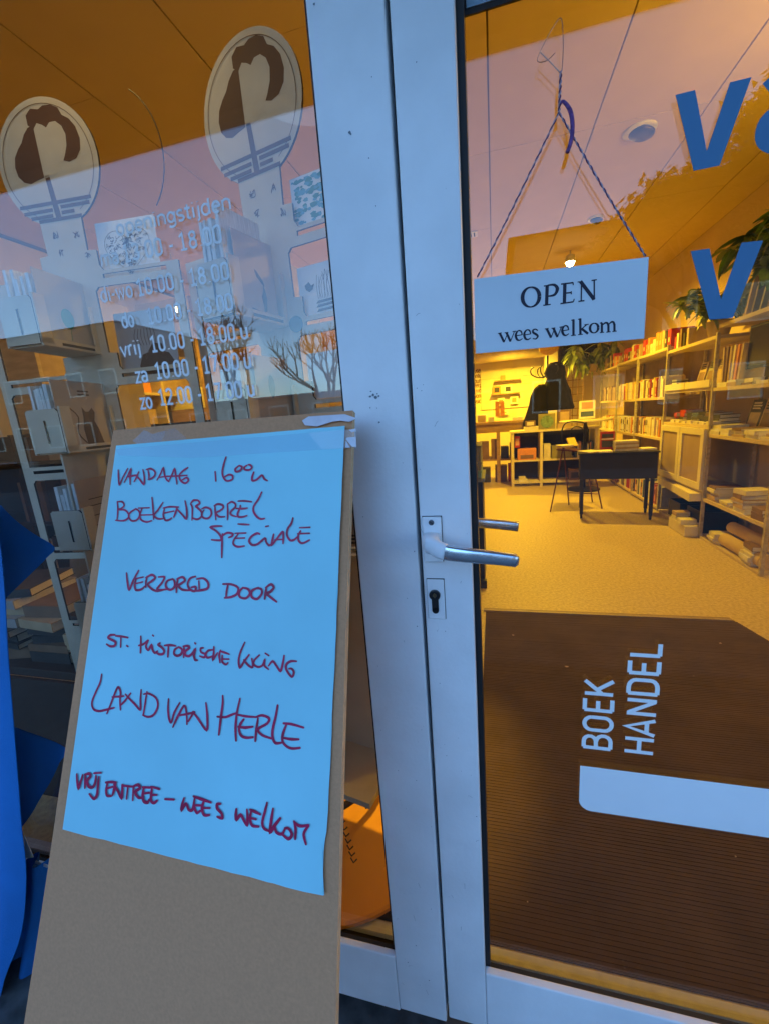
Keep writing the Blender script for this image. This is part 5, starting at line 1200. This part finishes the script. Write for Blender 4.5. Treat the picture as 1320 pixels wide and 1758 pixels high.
# crates on a black stand just inside, left edge of the door glass
cs_ = thing('black_stand', 'black stand just inside the door at the left of the glass', 'stand', (-.2, 2.35, 0))
boxo('body', (-.42, 2.34, .0), (-.085, 2.75, .775), black_m, cs_, bevel=.003); boxo('foot', (-.44, 2.30, 0), (-.072, 2.3395, .06), black_m, cs_)
boxo('tray', (-.44, 2.31, .776), (-.07, 2.77, .80), M('slate_plastic', (.16, .19, .24), .5), cs_)
for k, (z, h, c_) in enumerate(((.801, .05, (.20, .36, .44)), (.8515, .06, (.24, .26, .32)), (.912, .11, (.20, .22, .30)))):
    t = thing('plastic_crate', ['teal', 'grey', 'slate blue'][k]+' plastic crate '+['at the bottom', 'in the middle', 'on top']+[''][0:0] if False else ['teal plastic crate at the bottom of the stack on the black stand', 'grey plastic crate in the middle of the stack on the black stand', 'slate blue plastic crate topmost on the black stand'][k], 'crate', (-.2, 2.4, z), 0, 'plastic crates on the black stand')
    boxo('tub', (-.42, 2.33+.004*k, z+.0005), (-.092, 2.72, z+h-.0005), M(f'crate_{k}', c_, .5), t, bevel=.003); boxo('rim', (-.425, 2.326+.004*k, z+h-.013), (-.088, 2.3298+.004*k, z+h-.002), M(f'crate_{k}'), t)
# back wall: boards, shelves with pictures, lettering, pipe, pillar, window
for k in range(9):
    z = 1.25+k*.15
    boxo('wall_board', (-.25, YB-.024, z), (.80, YB-.001, z+.145), wall_m, wb_)
for k, (x0_, x1_, z) in enumerate(((-.05, .50, 1.54), (.02, .52, 1.80))):
    s_ = thing('wall_shelf', ['lower', 'upper'][k]+' narrow wall shelf with small pictures on the far wall', 'shelf', (x0_, YB-.1, z), 0, 'narrow wall shelves'); boxo('board', (x0_, YB-.14, z-.02), (x1_, YB-.025, z), wd_m, s_)
pics = [(-.02, .16, 1.541, .15, 'orange', 'orange card with dark square'), (.20, .16, 1.541, .15, 'white', 'white picture of birds'), (.07, .14, 1.30, .15, 'white', 'white framed picture lower left'), (.32, .15, 1.32, .15, 'white', 'white framed picture lower right'), (.14, .09, 1.801, .09, 'orange', 'small orange figure card'), (.08, .2, 1.14, .04, 'white', 'white strip low on the boards')]
for k, (x_, w_, z, h, c_, lb_) in enumerate(pics):
    t = thing('small_picture', lb_+' on the far wall boards', 'picture', (x_, YB-.06, z), 0, 'small pictures on the far wall'); boxo('frame', (x_, YB-.07, z), (x_+w_, YB-.055, z+h), bmat(c_), t); boxo('image', (x_+.03, YB-.0725, z+.03), (x_+w_-.03, YB-.0702, z+h-.025), bmat('dark' if k < 2 else 'olive'), t)
wt = MB()
for k, (s_, px, py) in enumerate((('museum', 808, 641), ('avontuur', 805, 650), ('altcountry', 803, 659), ('coverpunk', 806, 666), ('art work', 806, 675), ('regional', 806, 684), ('music', 808, 693))):
    a = onY(px, py+.0, YB-.004); text(wt, s_, a, EX, EZ, .085, .017, NF, wx=.95)
wt.build('wall_lettering', M('brown_lettering', (.25, .15, .05), .7), wb_)
pl = thing('pillar', 'cream square pillar right of the far wall boards', 'pillar', (1.0, 8.1, 0)); boxo('shaft', (.93, 8.0, .001), (1.13, 8.3, ZC-.002), cream_m, pl)
pi = thing('duct', 'pale ventilation duct under the far ceiling', 'duct', (.2, 8.2, 2.2)); MB().lathe([(.09, -.95), (.09, .75)], (0, 0, 0), seg=20, X=Matrix.Rotation(math.pi/2, 4, 'Y')).build('pipe', M('duct_paint', (.7, .6, .4), .35), pi, smooth=True)
for ch in pi.children: ch.matrix_parent_inverse = Matrix.Identity(4); ch.location = (0, 0, .02)
for x_ in (-.7, .7): boxo('strap', (.2+x_-.01, 8.1, 2.31), (.2+x_+.01, 8.3, ZC-.001), cream_m, pi)
bw = thing('dark_window', 'dark window in the far wall above the lattice screen', 'window', (1.5, YB-.02, 2.1)); boxo('frame', (1.22, YB-.03, 1.95), (1.95, YB-.002, 2.55), M('frame_brown', (.10, .06, .03), .6), bw); boxo('pane', (1.25, YB-.034, 1.98), (1.92, YB-.0302, 2.52), M('night_pane', (.01, .01, .012), .08), bw)
ls = thing('lattice_screen', 'brown lattice screen at the far end of the shelving', 'screen', (1.5, 8.2, 0))
for k in range(5): boxo('slat', (1.25+k*.09, 8.25, .6), (1.262+k*.09, 8.27, 1.72), wd_m, ls)
for k in range(9): boxo('rail', (1.24, 8.2702, .62+k*.13), (1.63, 8.282, .632+k*.13), wd_m, ls)
# cube shelving along the left wall and a partition seen through the left window
lu = thing('wall_cubes', 'large beige cube shelving along the left wall of the shop', 'shelves', (-3.3, 4, 0))
for y_ in [2.0+.62*k for k in range(8)]: boxo('divider', (XL+.01, y_, 0.002), (-3.32, y_+.03, 2.3), board_m, lu)
for z_ in (.05, .45, .85, 1.25, 1.65, 2.05):
    for k in range(7): boxo('shelf', (XL+.01, 2.0305+.62*k, z_), (-3.33, 2.0+.62*(k+1)-.0005, z_+.025), board_m, lu)
rnd = random.Random(21)
for z_ in (.475, .875, 1.275, 1.675, 2.075):
    for k in range(7):
        if rnd.random() < .85:
            w_ = rnd.uniform(.2, .5); h = rnd.uniform(.18, .3); c_ = rnd.choice(['cream', 'orange', 'tan', 'brown', 'yellow', 'white'])
            tag(MB().box((-3.62, 2.06+.62*k, z_+.001), (-3.38, 2.06+.62*k+w_, z_+h)).build('storage_box', bmat(c_)), f'{c_} box in the {ordn(k)} cube from the window, {ordn(round((z_-.475)/.4))} row up, left wall', 'box', 'boxes in the left wall cubes')
bxs = thing('partition_counter', 'tan panelled counter standing in the middle of the shop left of the door', 'counter', (-2.6, 3.2, 0))
boxo('front', (-3.2, 3.0, 0), (-1.9, 3.35, 1.05), wd_m, bxs, bevel=.002); boxo('worktop', (-3.23, 2.97, 1.0505), (-1.87, 3.4, 1.09), cream_m, bxs, bevel=.002)
for k in range(4): boxo('panel', (-3.16+k*.31, 2.992, .1), (-2.88+k*.31, 2.9995, .95), board_m, bxs)

# ------------------------------------------------------------------ lamps
bulb = M('lamp_glow', (1, .8, .5), .5, emit=(1.0, .75, .35), es=22)
LC = (1.0, .61, .03)
def lamp(x, y, z, e, label, r=.035, color=LC, ang=150, up=0):
    t = thing('ceiling_spot', label, 'lamp', (x, y, ZC), 0, 'ceiling spot lamps')
    MB().tube([(x, y, z+.06), (x, y, (ZC if y > .3 else 2.40)-.001)], .006, 6).build('stem', M('lamp_white', (.7, .68, .62), .4), t)
    MB().lathe([(.03, .07), (.045, .06), (.055, .0), (.05, .0), (.04, .05), (.01, .055)], (x, y, z), seg=20).build('shade', M('lamp_white'), t, smooth=True)
    MB().lathe([(.001, -.045), (.03, -.035), (.042, -.01), (.03, .02), (.001, .03)], (x, y, z), seg=14).build('bulb', bulb, t, smooth=True)
    ld = bpy.data.lights.new('lamp_light', 'SPOT'); ld.spot_size = math.radians(ang); ld.spot_blend = .7; ld.energy = e; ld.color = color; ld.shadow_soft_size = r
    l = bpy.data.objects.new('lamp_light', ld); C.objects.link(l); l.location = (x, y, z-.06); l.parent = t; l.matrix_parent_inverse = par_inv(t)
    if up:
        l2 = bpy.data.lights.new('lamp_uplight', 'POINT'); l2.energy = up; l2.color = color; l2.shadow_soft_size = .06
        l = bpy.data.objects.new('lamp_uplight', l2); C.objects.link(l); l.location = (x, y, z+.12); l.parent = t; l.matrix_parent_inverse = par_inv(t)
q = onZ(978, 450, 2.74)
lamp(q.x, q.y, 2.74, 175, 'bright ceiling lamp just above the top edge of the OPEN sign', ang=165)
lamp(.35, 7.5, 2.4, 200, 'ceiling lamp before the far wall boards', ang=170)
lamp(-1.0, 7.4, 2.5, 60, 'ceiling lamp over the wooden counter')
q = onY(309, 529, 3.05)
lamp(q.x, q.y, q.z, 22, 'bright lamp seen behind the opening hours in the left window', ang=170)
lamp(1.78, 1.5, 2.10, 8, 'low hanging lamp just inside to the right of the door', ang=179, up=26)
lamp(-.46, .66, 2.66, 190, 'unseen lamp added above the round stool behind the left window to brighten it', ang=30)  # added narrow spot, no source visible there, brightens the stool
cbx = thing('wall_cabinet', 'cream cabinet lit by the lamp behind the opening hours', 'cabinet', onY(270, 600, 3.5))
p0 = onY(222, 548, 3.5); p1 = onY(322, 508, 3.5); boxo('upper_box', (p0.x, 3.5, p0.z-.02), (p1.x, 3.8, p1.z), cream_m, cbx)
p2 = onY(295, 705, 3.5); p3 = onY(348, 664, 3.5); boxo('lower_box', (p2.x, 3.5, p2.z), (p3.x, 3.8, p3.z), cream_m, cbx)
boxo('side', (p1.x+.002, 3.5, 0), (p1.x+.04, 3.8, p1.z), wd_m, cbx); boxo('plinth', (p2.x, 3.5, .001), (p1.x, 3.8, p2.z-.001), wd_m, cbx)
lamp(-.75, .10, 2.30, 3, 'small unseen lamp added above the postcard towers to warm their heads', r=.14, ang=120)  # added warm fill for the tower heads, no visible source
# eyeball downlights, unlit
for k, (px, py, rr_) in enumerate(((1097, 226, .085), (1021, 376, .06))):
    c = onZ(px, py, ZC-.01); t = thing('eyeball_downlight', ['grey eyeball downlight nearest the door, switched off', 'second grey eyeball downlight hanging slightly open'][k], 'downlight', c, 0, 'eyeball downlights')
    MB().lathe([(rr_, -.004), (rr_*1.12, .004), (rr_*1.1, .012)], c, seg=28).build('ring', M('lamp_white'), t, smooth=True)
    MB().lathe([(.001, -.035), (rr_*.5, -.03), (rr_*.85, -.012), (rr_*.9, -.0)], c+Vector((.01, 0, -.006)), seg=24, X=Matrix.Rotation(.25, 4, 'Y')).build('eyeball', M('downlight_grey', (.12, .09, .07), .35, metal=.4), t, smooth=True)
vt = thing('ceiling_vent', 'small white slotted vent near the ceiling by the stile', 'vent', onY(805, 403, 3.0)); q = onZ(806, 403, ZC-.006)
boxo('vent_frame', (q.x-.07, q.y-.06, ZC-.012), (q.x+.07, q.y+.06, ZC-.003), M('lamp_white'), vt)
for k in range(4): boxo('slot', (q.x-.055+k*.03, q.y-.045, ZC-.0145), (q.x-.043+k*.03, q.y+.045, ZC-.0122), gap_m, vt)

# ------------------------------------------------------------------ across the street: what the glass mirrors
winl = M('lit_window', (.8, .6, .3), .4, emit=(1.0, .55, .15), es=1.6); wind = M('dark_glass', (.02, .025, .03), .1)
def house(label, x0, x1, y, h, roof, col, seed, lit=()):
    rd = random.Random(seed); t = thing('house', label, 'house', ((x0+x1)/2, y, -.1), 0, 'houses across the street')
    boxo('wall', (x0, y-8, -.1), (x1, y, h), col, t)
    rf = MB(); rf.add([(x0-.3, y+.3, h), (x1+.3, y+.3, h), (x1+.3, y-8.3, h), (x0-.3, y-8.3, h), (x0-.3, y-4, h+roof), (x1+.3, y-4, h+roof)], [(0, 1, 5, 4), (2, 3, 4, 5), (0, 4, 3), (1, 2, 5), (0, 3, 2, 1)]); rf.build('roof', M('roof_tiles', (.07, .05, .045), .8, var=.3, vs=4), t)
    n = max(1, int((x1-x0)/2.4)); st = max(1, int(h/2.9))
    for s_ in range(st):
        for k in range(n):
            xc = x0+(k+.5)*(x1-x0)/n; z = .9+s_*2.9
            f_ = boxo('window', (xc-.6, y+.001, z), (xc+.6, y+.06, z+1.4), M('frame_white', (.5, .5, .5), .6), t); boxo('pane', (xc-.52, y+.0605, z+.08), (xc+.52, y+.07, z+1.32), winl if (s_, k) in lit else wind, f_)
    return t
hb1 = M('brick_brown', (.16, .09, .06), .9, var=.3, vs=6); hb2 = M('brick_grey', (.14, .12, .11), .9, var=.25, vs=5)
house('tall brown brick terrace across the street to the left', -48, -20.5, -20.5, 7.6, .1, hb1, 3, lit=())
house('low grey brick house across the street in the middle', -20.3, -7.5, -21, 2.7, .4, hb2, 5)
house('tall brick house across the street opposite the door', 1.0, 16, -20, 8.1, .1, hb1, 8)
house('long low brick house far across the street', -7.2, 3.2, -26, 4.6, 1.2, hb2, 9)
bark = M('bark', (.045, .035, .028), .9, var=.3, vs=20)
def tree(label, x, y, h, seed, crown=False):
    rd = random.Random(seed); t = thing('tree', label, 'tree', (x, y, -.1), 0, 'street trees across the road'); mb = MB(); leafs = MB()
    def br(p, d, l, r, lev):
        q_ = p+d*l; mb.tube([p, p.lerp(q_, .5)+Vector((rd.uniform(-.04, .04)*l, rd.uniform(-.04, .04)*l, 0)), q_], [r, r*.85, r*.7], 6 if lev < 3 else 4)
        if lev >= 5:
            if crown:
                for _ in range(200):
                    c = q_+Vector([rd.gauss(0, .28) for _ in range(3)]); a = rd.uniform(0, 6.28); s_ = rd.uniform(.10, .2)
                    leafs.add([c, c+Vector((s_*math.cos(a), s_*math.sin(a), s_*.4)), c+Vector((-s_*math.sin(a), s_*math.cos(a), -s_*.3))], [(0, 1, 2)])
            return
        for _ in range(3 if lev < 4 else 2):
            v = Vector((rd.gauss(0, .55), rd.gauss(0, .55), rd.uniform(.1, .7))); nd = (d+v).normalized(); br(q_, nd, l*rd.uniform(.62, .8), r*.62, lev+1)
    br(Vector((x, y, -.1)), Vector((0, 0, 1)), h*.3, h*.022, 0); mb.build('trunk', bark, t)
    if crown: leafs.build('crown', M('dusk_leaves', (.035, .05, .02), .8, var=.3), t)
tree('bare street tree left of the low grey house', -9.5, -15, 6.5, 2); tree('bare street tree before the low grey house', -5.2, -13, 5.2, 7)
tree('leafy tree across the street opposite the door', 6.6, -17, 9.0, 3, True); tree('leafy tree across the street at the right', 10.5, -15, 10, 6, True)
